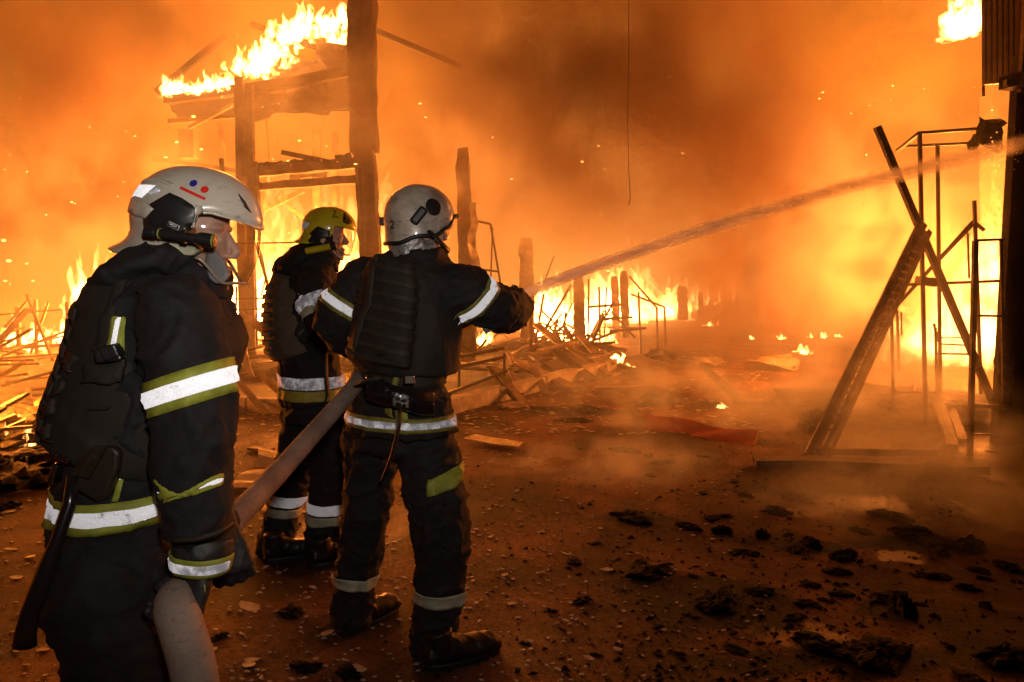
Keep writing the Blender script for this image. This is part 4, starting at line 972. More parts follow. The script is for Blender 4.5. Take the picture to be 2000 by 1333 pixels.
# body armour
q = MB()
torso(q, [(PT(312, 575, Y1), .15, .14), (PT(285, 620, Y1), .19, .172), (PT(256, 720, Y1), .205, .172), (PT(228, 810, Y1), .208, .176), (PT(208, 885, Y1), .206, .174), (PT(204, 898, Y1), .2, .17)], S1)
bk = -F1 * .03
torso(q, [(PT(203, 590, Y1) , .13, .03), (PT(170, 660, Y1), .165, .05), (PT(136, 760, Y1), .17, .055), (PT(108, 860, Y1), .17, .05), (PT(106, 888, Y1), .15, .03)], S1)
for (x0, y0, x1, y1) in ((345, 560, 205, 640),):
    pass
vest, vb = fuse(q, 'vest', M_vest, man, .0085, 4, [(.004, 6, .6), (.0015, 22, 1)], 3)
for k in range(8):                                                     # webbing rows on the back and side
    c = PT(190 - 9.5 * k, 622 + 35 * k, Y1)
    ax = (P(100, 900, Y1) - P(178, 622, Y1)).normalized()
    band(vb, 'webbing', M_web, vest, c, ax, .026, -F1, -1.15, .75, .006, rmax=.4, n=40, th=.005)
for k in range(4):
    ppatch(vb, 'webbing_loop', M_web, vest, [(108 - 9 * k + 3, 690 + 48 * k), (128 - 9 * k, 680 + 48 * k), (122 - 9 * k, 716 + 48 * k), (99 - 9 * k, 728 + 48 * k)], 1.5, off=.01, cuts=2, th=.012)
ppatch(vb, 'shoulder_strap', M_vest, vest, [(232, 540), (262, 530), (232, 600), (205, 680), (178, 690), (200, 610)], 1.4, off=.006, th=.01)
ppatch(vb, 'side_pocket', M_vest, vest, [(165, 708), (248, 702), (240, 748), (212, 752), (160, 752)], 1.4, off=.012, cuts=3, th=.016)
ppatch(vb, 'pocket_flap', M_vest, vest, [(170, 795), (218, 792), (218, 800), (170, 804)], 1.4, off=.008, cuts=3, th=.008)
# tape
ref1 = -S1
up1 = (P(352, 612, 1.52) - P(376, 860, 1.5)).normalized()
stripe(jb, man, P(371, 757, 1.512), (P(352, 690, 1.52) - P(380, 830, 1.51)), .066, S1, -2.0, 2.0, M_lime, M_retro, rmax=.145, n=64, shear=.010)
e_ = ppatch(jb, 'reflective_tape', M_lime, man, [(219, 615), (247, 618), (233, 690), (222, 712), (200, 692)], 1.4, off=.012)
e_ = ppatch(vb, 'reflective_tape', M_lime, man, [(219, 615), (247, 618), (236, 680), (230, 700), (244, 708), (228, 712), (200, 692)], 1.4, off=.012)
ppatch(vb, 'silver_stripe', M_retro, e_, [(227, 617), (240, 618), (224, 684), (210, 690)], 1.4, off=.02)
q = MB(); q.rough_bar(P(196, 700, 1.5), P(238, 694, 1.5), .035, .03, 5, .012); q.rough_bar(P(205, 692, 1.49), P(232, 680, 1.49), .03, .03, 4, .012); q.build('radio_clip', M_blkp, man, bevel=.004)
e_ = ppatch(jb, 'reflective_tape', M_lime, man, [(300, 932), (318, 950), (345, 962), (375, 962), (400, 945), (420, 928), (440, 922), (440, 945), (420, 952), (398, 960), (372, 970), (340, 972), (322, 976), (306, 988), (297, 976)], 1.3, off=.004)
ppatch(jb, 'silver_stripe', M_retro, e_, [(384, 957), (412, 938), (438, 931), (438, 942), (410, 950)], 1.3, off=.0065)
ppatch(jb, 'silver_stripe', M_retro, e_, [(300, 951), (314, 964), (300, 971)], 1.3, off=.0065)
stripe(jb, man, PT(203, 984, Y1), UP + F1 * -.06, .060, -F1, -1.9, 2.9, M_lime, M_retro, rmax=.3, n=80, shear=-.006)
e_ = ppatch(jb, 'reflective_tape', M_lime, man, [(236, 905), (254, 905), (231, 983), (214, 983)], 1.4, off=.005)
ppatch(jb, 'silver_stripe', M_retro, e_, [(240, 906), (247, 906), (236, 940), (231, 940)], 1.4, off=.006)
# trousers (walk out of frame) and boots
q = MB()
hipc = PT(200, 1125, Y1); q.loft([ring(hipc + UP * z, UP, S1, a, b) for z, a, b in ((.12, .15, .125), (0, .185, .145), (-.1, .19, .15))])
limb(q, [hipc + S1 * .095 + UP * -.02 - F1 * .025, Vector((hipc.x, hipc.y, .50)) + S1 * .1 + F1 * .05, Vector((hipc.x, hipc.y, .2)) + S1 * .1 + F1 * .03, Vector((hipc.x, hipc.y, .09)) + S1 * .1 + F1 * .02], [.138, .112, .09, .088])
limb(q, [hipc - S1 * .095 + UP * -.02, Vector((hipc.x, hipc.y, .50)) - S1 * .1 + F1 * .01, Vector((hipc.x, hipc.y, .2)) - S1 * .1 - F1 * .05, Vector((hipc.x, hipc.y, .09)) - S1 * .1 - F1 * .06], [.116, .1, .088, .088])
tro, tb1 = fuse(q, 'trousers', M_cloth2, man, .011, 4, [(.012, 6, 1.2), (.006, 15, 1.2)], 4)
boot(man, Vector((hipc.x, hipc.y, 0)) + S1 * .1 - F1 * .05, F1); boot(man, Vector((hipc.x, hipc.y, 0)) - S1 * .1 - F1 * .14, F1)
# head and helmet
H1 = head_frame(P(377, 436, Y1), (1, .03, 0), .03)
make_head(man, H1 @ Matrix.Translation((-.018, 0, 0)), P(378, 550, Y1))
q = MB(); q.tube([H1 @ Vector((-.05, 0, -.02)), H1 @ Vector((-.05, 0, -.085)), H1 @ Vector((-.025, 0, -.14)), P(378, 545, Y1)], [.083, .072, .07, .078], 24)
fuse(q, 'flash_hood', M_cloth2, man, .006, 3, [(.004, 14, 1)], 6)
hel, hb, rim = make_helmet(man, H1, 'visor', M_white)
k_ = 1 / 965.
def h1(px, py): return ((px - 377) * k_, (436 - py) * k_)
decal2(hb, 'side_panel', M_blkp, hel, H1, [h1(*p) for p in ((326, 410), (342, 401), (370, 384), (395, 394), (414, 406), (420, 414), (420, 470), (385, 476), (318, 462), (317, 434), (338, 419))], off=.002, th=.004)
decal2(hb, 'frame_bar', M_white, hel, H1, [h1(*p) for p in ((419, 405), (432, 408), (428, 420), (426, 468), (418, 468))], off=.004, th=.006)
for poly in (((240, 428), (262, 418), (300, 422), (330, 412), (338, 418), (322, 433), (300, 440)),):
    decal2(hb, 'rear_ridge', M_white, hel, H1, [h1(*p) for p in ((262, 395), (280, 393), (320, 402), (341, 416), (322, 434), (300, 430), (270, 422), (260, 418))], off=.003, th=.005)
decal2(hb, 'crown_ridge', M_white, hel, H1, [h1(*p) for p in ((280, 358), (330, 352), (375, 366), (375, 372), (330, 357), (282, 363))], off=.002, th=.004)
decal2(hb, 'reflective_patch', M_retro, hel, H1, [h1(*p) for p in ((268, 374), (290, 366), (339, 369), (325, 380), (310, 394), (285, 389), (267, 392))], off=.0035, th=.001)
decal2(hb, 'reflective_patch', M_retro2, hel, H1, [h1(*p) for p in ((322, 386), (344, 374), (352, 381), (345, 384), (330, 388))], off=.005, th=.001)
decal2(hb, 'front_vent', M_blkp, hel, H1, [h1(*p) for p in ((485, 377), (497, 392), (508, 414), (498, 404))])
decal2(hb, 'sticker_dot', M_blue, hel, H1, circ(*h1(409, 362.5), 7 * k_), th=0); decal2(hb, 'sticker_dot', M_red2, hel, H1, circ(*h1(431, 374), 7 * k_), th=0)
decal2(hb, 'sticker_bar', M_red2, hel, H1, strip2(h1(387, 372), h1(435, 393), 5.6 * k_), th=0)
lb = decal2(hb, 'maker_label', M_label, hel, H1, strip2(h1(370, 442.5), h1(390, 451.5), 9.5 * k_), off=.004)
decal2(hb, 'label_field', M_blkp, lb, H1, strip2(h1(371, 443), h1(389, 451), 7.3 * k_), off=.0055, th=.001)
text2(hb, 'maker_name', 'MSA', M_label, lb, H1, *h1(380, 446.7), 7.6 * k_, -math.atan2(9, 20), off=.0065)
visor_part(hel, H1)
q = MB(); ear = [H1 @ Vector(v) for v in ((-.02, -.1, -.05), (.0, -.104, -.038), (.04, -.1, -.045), (.05, -.094, -.058), (.03, -.092, -.07), (.0, -.095, -.068))]
q.add(ear + [p + Vector((0, .02, 0)) for p in ear], [tuple(range(6))] + [(i, i + 6, (i + 1) % 6 + 6, (i + 1) % 6) for i in range(6)]); q.build('ear_flap', M_creamt, hel, bevel=.003)
q = MB(); fp = [P(x, y, 1.655) for x, y in ((404, 492), (418, 486), (440, 510), (450, 540), (440, 552), (424, 557), (408, 545), (401, 515))]
q.add(fp + [p + Vector((-.052, .12, 0)) for p in fp], [tuple(range(8)), tuple(range(15, 7, -1))] + [(i, i + 8, (i + 1) % 8 + 8, (i + 1) % 8) for i in range(8)])
q.build('neck_flap', M_greyflap, hel, bevel=.012)
# torch clipped to the helmet
T0, T1 = P(284, 453, 1.575), P(421, 471, 1.565); ax = (T1 - T0).normalized()
tor = MB(); L_ = (T1 - T0).length
tor.tube([T0, T0 + ax * .02, T0 + ax * .021, T0 + ax * (L_ - .035), T0 + ax * (L_ - .034), T1], [.0115, .0115, .0095, .0095, .0128, .0128], 20)
to = tor.build('torch', M_blkp, hel, smooth=False, bevel=.001)
for u in (.2, .97): q = MB(); q.tube([T0.lerp(T1, u), T0.lerp(T1, u + .018)], [.0106 if u < .5 else .0133] * 2, 20); q.build('glow_ring', M_lime, to)
for k in range(7): q = MB(); q.tube([T0.lerp(T1, .80 + .022 * k), T0.lerp(T1, .808 + .022 * k)], [.0136] * 2, 20); q.build('grip_ring', M_blk, to)
q = MB(); q.tube([T0.lerp(T1, .53), T0.lerp(T1, .59)], [.0135] * 2, 16); q.bar(T0.lerp(T1, .56), T0.lerp(T1, .56) + Vector((0, .04, .01)), .016, .02); q.build('torch_clip', M_blkp, to)
# hands
gl1, g1b = glove(man, P(398, 1082, 1.505), P(368, 1200, 1.49) - P(398, 1082, 1.505), Vector((-.75, -.55, -.1)), (.55, 1.0, .8), 1.12, -1)
cuff = MB(); cuff.tube([P(400, 1050, 1.51), P(398, 1075, 1.505), P(393, 1118, 1.502)], [.056, .058, .05], 24); cf, cb = fuse(cuff, 'glove_cuff', M_glove, man, .005, 2, [(.003, 18, 1)], 8)
band(cb, 'glove_tape', M_lime, cf, P(399, 1092, 1.505), P(398, 1060, 1.505) - P(396, 1110, 1.505), .036, S1, -1.9, 1.3, .004, rmax=.1)
band(cb, 'silver_stripe', M_retro2, cf, P(399, 1093, 1.505), P(398, 1060, 1.505) - P(396, 1110, 1.505), .018, S1, -1.9, 1.0, .0065, rmax=.1)
ppatch(g1b, 'knuckle_mark', M_lime, gl1, [(398, 1157), (421, 1163), (421, 1168), (398, 1162)], 1.3, off=.002, cuts=2)
glove(man, P(432, 1032, 1.79), Vector((.25, -.1, -1)), Vector((-.2, .9, .1)), (.7, 1.0, .8), 1.1, 1)
# wrist strap hanging across the sleeve
q = MB(); q.tube([P(338, 1052, 1.50), P(352, 1056, 1.415), P(385, 1053, 1.405), P(420, 1044, 1.41), P(452, 1026, 1.47)], .010, 8, flat=.5); q.build('strap', M_web, man, smooth=True)
# holster on the belt, with the axe handle through it
q = MB(); hp = [P(x, y, 1.505) for x, y in ((152, 895), (185, 872), (222, 874), (232, 885), (228, 920), (205, 975), (185, 982), (150, 960), (132, 935))]
q.add(hp + [p + Vector((0, .055, 0)) for p in hp], [tuple(range(9)), tuple(range(17, 8, -1))] + [(i, i + 9, (i + 1) % 9 + 9, (i + 1) % 9) for i in range(9)])
ho = q.build('belt_holster', mat('brown_leather', (.03, .019, .013), .5, var=.3, scale=14, bump=.3, bscale=80, bdist=.003), man, bevel=.01)
q = MB(); q.add([P(150, 897, 1.50), P(186, 871, 1.49), P(208, 872, 1.495), P(172, 935, 1.485), P(150, 930, 1.495)], [(0, 1, 2, 3, 4)]); fo_ = q.build('holster_flap', MATS['brown_leather'], ho); s_ = fo_.modifiers.new('s', 'SOLIDIFY'); s_.thickness = .006
ax_ = empty('fire_axe', P(88, 1110, 1.46), 'long black axe handle hanging from the near person\'s belt holster', 'axe')
q = MB(); q.tube([P(141, 930, 1.50), P(136, 985, 1.485), P(110, 1060, 1.465), P(92, 1110, 1.455), P(60, 1195, 1.44), P(50, 1235, 1.435), P(48, 1262, 1.433)], [.011, .0125, .0125, .0165, .0165, .0185, .021], 16); q.build('handle', mat('axe_grip', (.018, .015, .014), .22, var=.3, scale=12, coat=.3), ax_, smooth=True)
q = MB(); q.rough_bar(P(118, 898, 1.53), P(108, 945, 1.53), .03, .014, 5, .012); q.rough_bar(P(112, 893, 1.52), P(138, 900, 1.51), .012, .012, 3, .004); q.build('axe_head', M_metal, ax_, bevel=.003)

# ================================================================== man 2: nozzle man, white round helmet, back to the camera
Y2 = 3.0
def PT2(x, y): return P(x, y, Y2 - .1) + Vector((0, .1, 0))
man = empty('person', (P(790, 1000, Y2).x, Y2 + .05, 0), 'person aiming the hose nozzle, back turned, scuffed round white helmet marked 2', 'person')
F2 = Vector((.55, .83, 0)).normalized(); S2 = F2.cross(UP)
q = MB()
torso(q, [(PT2(818, 480), .08, .085), (PT2(815, 500), .115, .1), (PT2(808, 530), .185, .125), (PT2(798, 590), .208, .14), (PT2(786, 670), .19, .135), (PT2(776, 740), .172, .13),
          (PT2(775, 785), .2, .15), (PT2(776, 830), .222, .168), (PT2(776, 852), .224, .17)], S2)
limb(q, [P(900, 560, 2.93), P(945, 592, 2.98), P(986, 606, 3.1), P(1004, 600, 3.25), P(1000, 590, 3.36)], [.092, .094, .09, .078, .06])
limb(q, [P(715, 545, 3.1), P(676, 590, 3.06), P(652, 628, 3.06), P(680, 665, 3.2), P(730, 670, 3.34)], [.09, .082, .078, .07, .06])
jacket, jb = fuse(q, 'jacket', M_cloth2, man, .010, 5, [(.011, 6.5, 1.1), (.006, 15, 1.0)], 11)
q = MB()
torso(q, [(PT2(806, 512), .125, .12), (PT2(802, 540), .17, .155), (PT2(796, 600), .2, .17), (PT2(789, 680), .208, .178), (PT2(783, 724), .21, .178), (PT2(783, 732), .19, .16)], S2)
pb = -F2 * .17
torso(q, [(PT2(822, 505) + pb, .09, .03), (PT2(814, 540) + pb, .12, .045), (PT2(802, 620) + pb, .14, .05), (PT2(790, 700) + pb, .15, .05), (PT2(790, 708) + pb, .14, .03)], S2)
vest, vb = fuse(q, 'vest', M_vest, man, .0095, 4, [(.005, 5, .6), (.002, 20, 1)], 12)
for k in range(8):
    c = P(800 - 4 * k, 528 + 24 * k, Y2); band(vb, 'webbing', M_web, vest, c, P(800, 528, Y2) - P(768, 716, Y2), .02, -F2, -.7, .95, .0015, rmax=.45, n=36, th=.004)
for sgn in (0, 1):
    for j in range(5):
        u = .2 + .15 * j; a = [P(x, y, 2.6) for x, y in ((718, 540), (880, 560))]
ppatch(vb, 'side_strap', M_web, vest, [(722, 505), (740, 500), (724, 600), (690, 700), (672, 700), (700, 610)], 2.5, off=.008, th=.008)
# tape on arms and hem
stripe(jb, man, P(921, 587, 2.96), P(905, 570, 2.94) - P(940, 600, 2.98), .062, S2, -2.6, 2.6, M_olive, M_retro, rmax=.15, n=64, k=.5)
stripe(jb, man, P(668, 592, 3.06), P(676, 575, 3.06) - P(652, 612, 3.06), .06, Vector((0, -1, 0)), -2.4, 2.4, M_olive, M_retro, rmax=.15, n=64, k=.5)
stripe(jb, man, PT2(776, 824), UP, .052, -F2, -2.9, 2.9, M_olive, M_retro2, rmax=.4, n=90)
ppatch(jb, 'reflective_tape', M_lime, man, [(771, 800), (798, 800), (798, 822), (771, 822)], 2.4, off=.006)
ppatch(jb, 'reflective_tape', M_olive, man, [(681, 748), (694, 742), (686, 782), (676, 800), (670, 800)], 2.5, off=.006)
ppatch(jb, 'reflective_tape', M_lime, man, [(846, 632), (870, 632), (876, 642), (862, 640)], 2.5, off=.006)
# waist band, pouch and straps
band(jb, 'belt', M_web, man, PT2(776, 738), UP, .06, -F2, -3.1, 3.1, .006, rmax=.35, n=80, th=.006)
q = MB(); pc = P(783, 778, 2.66)
pts_ = [P(718, 757, 2.74), P(750, 768, 2.72), P(783, 778, 2.71), P(815, 786, 2.73), P(848, 788, 2.78)]
q.loft([[p + UP * (.042 + .004 * math.sin(i)) * math.sin(a) + Vector((.05, -.85, 0)) * .03 * math.cos(a) for a in [6.28318 * k / 16 for k in range(16)]] for i, p in enumerate([pts_[0].lerp(pts_[1], .0) - Vector((.004, 0, 0))] + [pts_[i].lerp(pts_[i + 1], u) for i in range(4) for u in (0, .5)] + [pts_[-1]])])
pch = q.build('belt_pouch', M_leather, man, smooth=True, bevel=.004)
q = MB(); q.bar(P(771, 783, 2.665), P(795, 789, 2.665), .014, .006); q.bar(P(770, 777, 2.665), P(771, 792, 2.665), .01, .006); q.bar(P(796, 781, 2.665), P(795, 797, 2.665), .01, .006); q.build('buckle', M_metal, pch)
q = MB(); q.tube([P(783, 790, 2.655), P(780, 830, 2.64), P(766, 890, 2.66), P(746, 938, 2.69)], [.017, .02, .02, .013], 8, flat=.35, up=(1, 0, 0)); q.build('hanging_strap', M_blk, man, smooth=True)
q = MB(); q.tube([P(700, 752, 2.78), P(722, 742, 2.73), P(745, 738, 2.71)], .02, 8, flat=.4); q.build('belt_loop', M_web, man, smooth=True)
q = MB(); q.box(P(800, 742, 2.72), (.035, .02, .03)); q.build('belt_clip', M_metal, man, bevel=.004)
# trousers
q = MB(); hipc = P(776, 830, 3.02); q.loft([ring(hipc + UP * z, UP, S2, a, b) for z, a, b in ((.1, .155, .13), (0, .19, .15), (-.09, .195, .15))])
limb(q, [P(727, 860, 3.08), P(720, 935, 3.09), P(714, 1010, 3.09), P(700, 1100, 3.15), P(690, 1165, 3.19), P(686, 1212, 3.2)], [.118, .1, .094, .088, .087, .09])
limb(q, [P(830, 865, 2.97), P(846, 945, 2.93), P(857, 1020, 2.90), P(862, 1110, 2.92), P(853, 1200, 2.95), P(848, 1262, 2.96)], [.122, .117, .113, .1, .092, .092])
tro, tb2 = fuse(q, 'trousers', M_cloth2, man, .010, 4, [(.013, 6, 1.3), (.007, 14, 1.4)], 13)
cam_ref = Vector((0, -1, 0))
for (a, cc, w_, yo) in (((693, 1122), 3.2, .05, 0), ((857, 1160), 2.93, .055, 0)):
    band(tb2, 'knee_tape', M_creamt, man, P(a[0], a[1], cc), UP + Vector((.05, 0, 0)), w_, cam_ref, -2.9, 2.9, .005, rmax=.16, n=48)
band(tb2, 'thigh_tape', M_lime, man, P(848, 936, 2.93), UP, .06, cam_ref, -.12, 1.75, .006, rmax=.2, n=30, shear=.035)
ppatch(tb2, 'cargo_pocket', M_cloth2, tro, [(792, 985), (868, 975), (884, 1075), (806, 1085)], 2.3, off=.010, th=.012, smooth_n=2)
ppatch(tb2, 'pocket_flap', M_cloth2, tro, [(790, 972), (872, 962), (876, 990), (794, 1000)], 2.3, off=.018, th=.008, smooth_n=2)
boot(man, G(672, 1252) + Vector((-.02, .05, .0)), (.62, .78, 0), pitch=.0); boot(man, G(822, 1318) + Vector((.02, .03, 0)), (.86, .5, 0))
# gloves on the nozzle
glove(man, P(1003, 588, 3.38), Vector((.2, .7, -.35)), Vector((-.6, .2, .2)), (.6, .9, .7), 1.05, -1)
glove(man, P(735, 672, 3.36), Vector((.8, .4, .1)), Vector((.2, -.3, .9)), (.6, .9, .7), 1.05, 1)
q = MB(); q.rough_bar(P(945, 628, 3.0), P(957, 648, 3.0), .05, .03, 4, .01); q.build('sleeve_tab', M_blk, man)
# head, silver hood, helmet
H2 = head_frame(P(817, 432, Y2), (.86, .5, 0), -.02)
make_head(man, H2, P(815, 500, Y2))
q = MB(); q.tube([H2 @ Vector((-.04, 0, -.02)), H2 @ Vector((-.04, 0, -.075)), H2 @ Vector((-.025, 0, -.12)), P(816, 500, Y2)], [.078, .08, .09, .11], 24)
fuse(q, 'silver_hood', M_hood, man, .0065, 3, [(.006, 11, 1), (.003, 25, 1)], 14)
hel, hb, rim = make_helmet(man, H2, 'round', M_white2)
q = MB(); rm = [H2 @ p for p in rim]; q.tube(rm + [rm[0]], .0075, 8, cap=False); q.build('edge_trim', M_blk, hel, smooth=True)
k_ = 1 / 520.
def h2(px, py):
    p = P(px, py, Y2 - .1); d = (p - EYE).normalized(); Mi = H2.inverted(); o = Mi @ EYE; d = (Mi.to_3x3() @ d)
    h = hb.ray_cast(o, d, 9); 
    if h[0] is None: h = hb.find_nearest(Mi @ p)
    return (h[0].x, h[0].z)
cx, cz = h2(846.5, 405); decal2(hb, 'black_disc', M_ink, hel, H2, circ(cx, cz, .031, 26), off=.002, th=.003)
a_, b_ = h2(804, 437), h2(828, 407); 
pc_ = [H2 @ (hb.ray_cast(Vector((u[0], -.4, u[1])), Vector((0, 1, 0)), 1)[0] + Vector((0, -.008, 0))) for u in (a_, b_)]
q = MB(); q.bar(pc_[0], pc_[1], .026, .034); q.build('lamp_bracket', M_blk, hel, bevel=.009)
ptext(world_bvh(hel), 'number', '2', M_ink, hel, 766, 440, 22, 2.7)
q = MB(); q.box(P(748, 433, Y2 + .03), (.022, .04, .032)); q.build('rear_knob', M_blk, hel, bevel=.005)
visor_part(hel, H2, .015, -.07, .132, 1.0)
q = MB(); q.tube([P(838, 452, 2.9), P(852, 465, 2.88), P(868, 482, 2.9), P(876, 490, 2.93)], .013, 8, flat=.5); q.build('chin_strap', M_blk, hel, smooth=True)

# ================================================================== man 3: yellow helmet, further back
Y3 = 4.05
man = empty('person', (P(600, 1000, Y3).x, Y3, 0), 'person in yellow helmet standing behind the hose in profile', 'person')
F3 = Vector((.9, .43, 0)).normalized(); S3 = F3.cross(UP)
q = MB()
torso(q, [(P(628, 495, Y3), .085, .09), (P(618, 512, Y3), .13, .11), (P(605, 545, Y3), .19, .13), (P(597, 610, Y3), .205, .15), (P(600, 690, Y3), .19, .145), (P(606, 735, Y3), .19, .15), (P(610, 785, Y3), .205, .168)], S3)
limb(q, [P(612, 560, 3.86), P(625, 610, 3.8), P(648, 655, 3.82), P(690, 650, 3.92), P(715, 640, 3.98)], [.088, .085, .08, .065, .055])
limb(q, [P(625, 560, 4.22), P(660, 620, 4.3), P(700, 640, 4.25), P(730, 640, 4.15)], [.085, .078, .065, .055])
jacket, jb = fuse(q, 'jacket', M_cloth2, man, .011, 5, [(.011, 6.5, 1.1), (.006, 15, 1.0)], 21)
q = MB(); q.loft([ring(P(x, y, Y3), Vector(tg), S3, a, b) for (x, y, tg, a, b) in ((536, 535, (-.8, -.3, -.4), .03, .02), (548, 528, (-.8, -.3, -.4), .12, .05), (575, 508, (-.9, -.3, -.3), .15, .06), (600, 495, (-1, -.3, -.1), .13, .06), (625, 490, (-1, -.3, 0), .1, .05))])
q.tube([P(620, 520, Y3), P(630, 480, Y3)], [.11, .085], 20)
fuse(q, 'hood', M_cloth2, man, .009, 4, [(.008, 8, 1)], 22)
q = MB()
torso(q, [(P(590, 540, Y3), .14, .14), (P(585, 575, Y3), .18, .165), (P(584, 630, Y3), .20, .178), (P(588, 685, Y3), .2, .172), (P(590, 692, Y3), .17, .15)], S3)
torso(q, [(P(548, 545, Y3 - .05), .12, .03), (P(543, 580, Y3 - .06), .155, .06), (P(545, 640, Y3 - .06), .16, .065), (P(553, 692, Y3 - .06), .155, .05)], S3)
vest, vb = fuse(q, 'vest', mat('khaki_vest', (.13, .09, .05), .85, var=.4, scale=9, bump=.4, bscale=200), man, .010, 4, [(.004, 6, .6)], 23)
for k in range(8):
    band(vb, 'webbing', mat('khaki_webbing', (.16, .115, .065), .8, var=.3, scale=20), vest, P(560 + 1.4 * k, 560 + 17.5 * k, Y3), P(556, 560, Y3) - P(566, 690, Y3), .024, -F3, -1.0, .8, .007, rmax=.4, n=30, th=.007)
band(jb, 'silver_stripe', M_retro2, man, P(626, 590, 3.82), P(615, 570, 3.84) - P(632, 620, 3.8), .06, S3, -1.9, .1, .006, rmax=.15)
band(jb, 'cream_stripe', M_creamt, man, P(630, 608, 3.81), P(615, 570, 3.84) - P(632, 620, 3.8), .04, S3, -1.9, .1, .006, rmax=.15)
ppatch(jb, 'silver_stripe', M_retro2, man, [(581, 573), (617, 577), (616, 598), (582, 596)], 3.3, off=.007)
ppatch(jb, 'cream_stripe', M_creamt, man, [(583, 597), (615, 600), (612, 614), (584, 611)], 3.3, off=.007)
ppatch(vb, 'silver_stripe', M_retro2, man, [(581, 573), (617, 577), (616, 598), (582, 596)], 3.3, off=.006)
ppatch(vb, 'cream_stripe', M_creamt, man, [(583, 597), (615, 600), (612, 614), (584, 611)], 3.3, off=.006)
band(jb, 'silver_stripe', M_retro2, man, P(611, 741, Y3), UP, .058, S3, -3.1, 3.1, .006, rmax=.35, n=80)
band(jb, 'cream_stripe', mat('yellow_tape', (.5, .4, .06), .6, var=.45, scale=14), man, P(611, 764, Y3), UP, .052, S3, -3.1, 3.1, .006, rmax=.35, n=80)
q = MB(); q.tube([P(637, 690, 3.76), P(637, 730, 3.74), P(641, 770, 3.76), P(633, 790, 3.77)], [.025, .026, .026, .012], 8, flat=.3, up=(1, 0, 0)); q.build('hanging_strap', M_web, man, smooth=True)
q = MB(); hipc = P(612, 790, Y3); q.loft([ring(hipc + UP * z, UP, S3, a, b) for z, a, b in ((.1, .15, .13), (0, .18, .15), (-.08, .185, .15))])
limb(q, [P(594, 815, 4.09), P(580, 900, 4.09), P(560, 970, 4.08), P(545, 1030, 4.07), P(537, 1078, 4.06)], [.118, .105, .095, .092, .092])
limb(q, [P(650, 815, 3.98), P(648, 900, 3.97), P(642, 980, 3.97), P(636, 1040, 3.98), P(634, 1086, 3.98)], [.118, .108, .102, .1, .098])
tro, tb3 = fuse(q, 'trousers', M_cloth2, man, .011, 4, [(.013, 6, 1.3), (.007, 14, 1.4)], 24)
for (x, y, Y) in ((559, 972, 4.08), (642, 988, 3.97)):
    band(tb3, 'silver_stripe', M_retro, man, P(x, y, Y), UP + Vector((.15, 0, 0)) * (x < 600), .052, cam_ref, -2.9, 2.9, .005, rmax=.16, n=44)
    band(tb3, 'cream_stripe', M_creamt, man, P(x - 4 * (x < 600), y + 22, Y), UP + Vector((.15, 0, 0)) * (x < 600), .048, cam_ref, -2.9, 2.9, .005, rmax=.16, n=44)
boot(man, G(518, 1100), (.85, .5, 0)); boot(man, G(610, 1110), (.8, .6, 0))
H3 = head_frame(P(639, 450, Y3), (1, .12, 0), .0)
make_head(man, H3 @ Matrix.Translation((-.012, 0, 0)), P(622, 515, Y3))
q = MB(); q.tube([H3 @ Vector((-.03, 0, -.03)), H3 @ Vector((-.025, 0, -.09)), H3 @ Vector((-.02, 0, -.14)), P(624, 510, Y3)], [.09, .082, .085, .11], 22)
fuse(q, 'flash_hood', M_cloth2, man, .007, 3, [(.004, 14, 1)], 25)
hel, hb, rim = make_helmet(man, H3, 'visor', M_yel)
k_ = 1 / 398.
def h3(px, py): return ((px - 639) * k_, (450 - py) * k_)
def z3(x, y): return (560 + x / 9.52, 380 + y / 9.52)                 # from the enlarged crop
decal2(hb, 'side_panel', M_blkp, hel, H3, [h3(*z3(*p)) for p in ((468, 740), (625, 612), (760, 665), (840, 705), (845, 880), (690, 900), (510, 930), (440, 900), (500, 790))], off=.002, th=.004)
decal2(hb, 'frame_bar', M_yel, hel, H3, [h3(*z3(*p)) for p in ((835, 680), (900, 680), (885, 860), (850, 860))], off=.004, th=.005)
decal2(hb, 'reflective_patch', M_retro2, hel, H3, [h3(*z3(*p)) for p in ((215, 530), (275, 500), (485, 555), (420, 610), (360, 670), (230, 590))])
decal2(hb, 'front_badge', M_blkp, hel, H3, [h3(*z3(*p)) for p in ((1090, 330), (1190, 440), (1250, 545), (1170, 570), (1080, 530), (1140, 500), (1130, 410))])
decal2(hb, 'crown_ridge', M_yel, hel, H3, [h3(*z3(*p)) for p in ((640, 250), (655, 240), (662, 400), (685, 550), (672, 545), (640, 400))], off=.004, th=.006)
decal2(hb, 'rear_ridge', M_yel, hel, H3, [h3(*z3(*p)) for p in ((190, 620), (330, 690), (465, 745), (500, 790), (440, 860), (330, 800), (190, 690))], off=.003, th=.005)
x_, z_ = h3(*z3(925, 365)); text2(hb, 'number', '2', M_ink, hel, H3, x_, z_, .034, -.1)
decal2(hb, 'underline', M_ink, hel, H3, strip2(h3(*z3(885, 437)), h3(*z3(1003, 437)), .0045), th=.001)
x_, z_ = h3(*z3(350, 728)); text2(hb, 'lettering', 'OV', M_ink, hel, H3, x_, z_, .016, -.15, off=.006)
visor_part(hel, H3)
A_, B_ = P(*z3(350, 1060), Y3 - .13), P(*z3(820, 970), Y3 - .13)
q = MB(); q.tube([A_, A_.lerp(B_, .03), B_], [.012, .0165, .0165], 14); tl = q.build('torch', M_yel, hel, smooth=False, bevel=.002)
q = MB(); q.tube([B_, B_.lerp(A_, -.22)], [.019, .019], 14); q.build('torch_head', M_blkp, tl)
q = MB(); q.tube([P(*z3(860, 1050), Y3 - .11), P(*z3(960, 1160), Y3 - .11), P(*z3(1050, 1220), Y3 - .08)], .004, 6); q.build('chin_strap', M_creamt, hel)

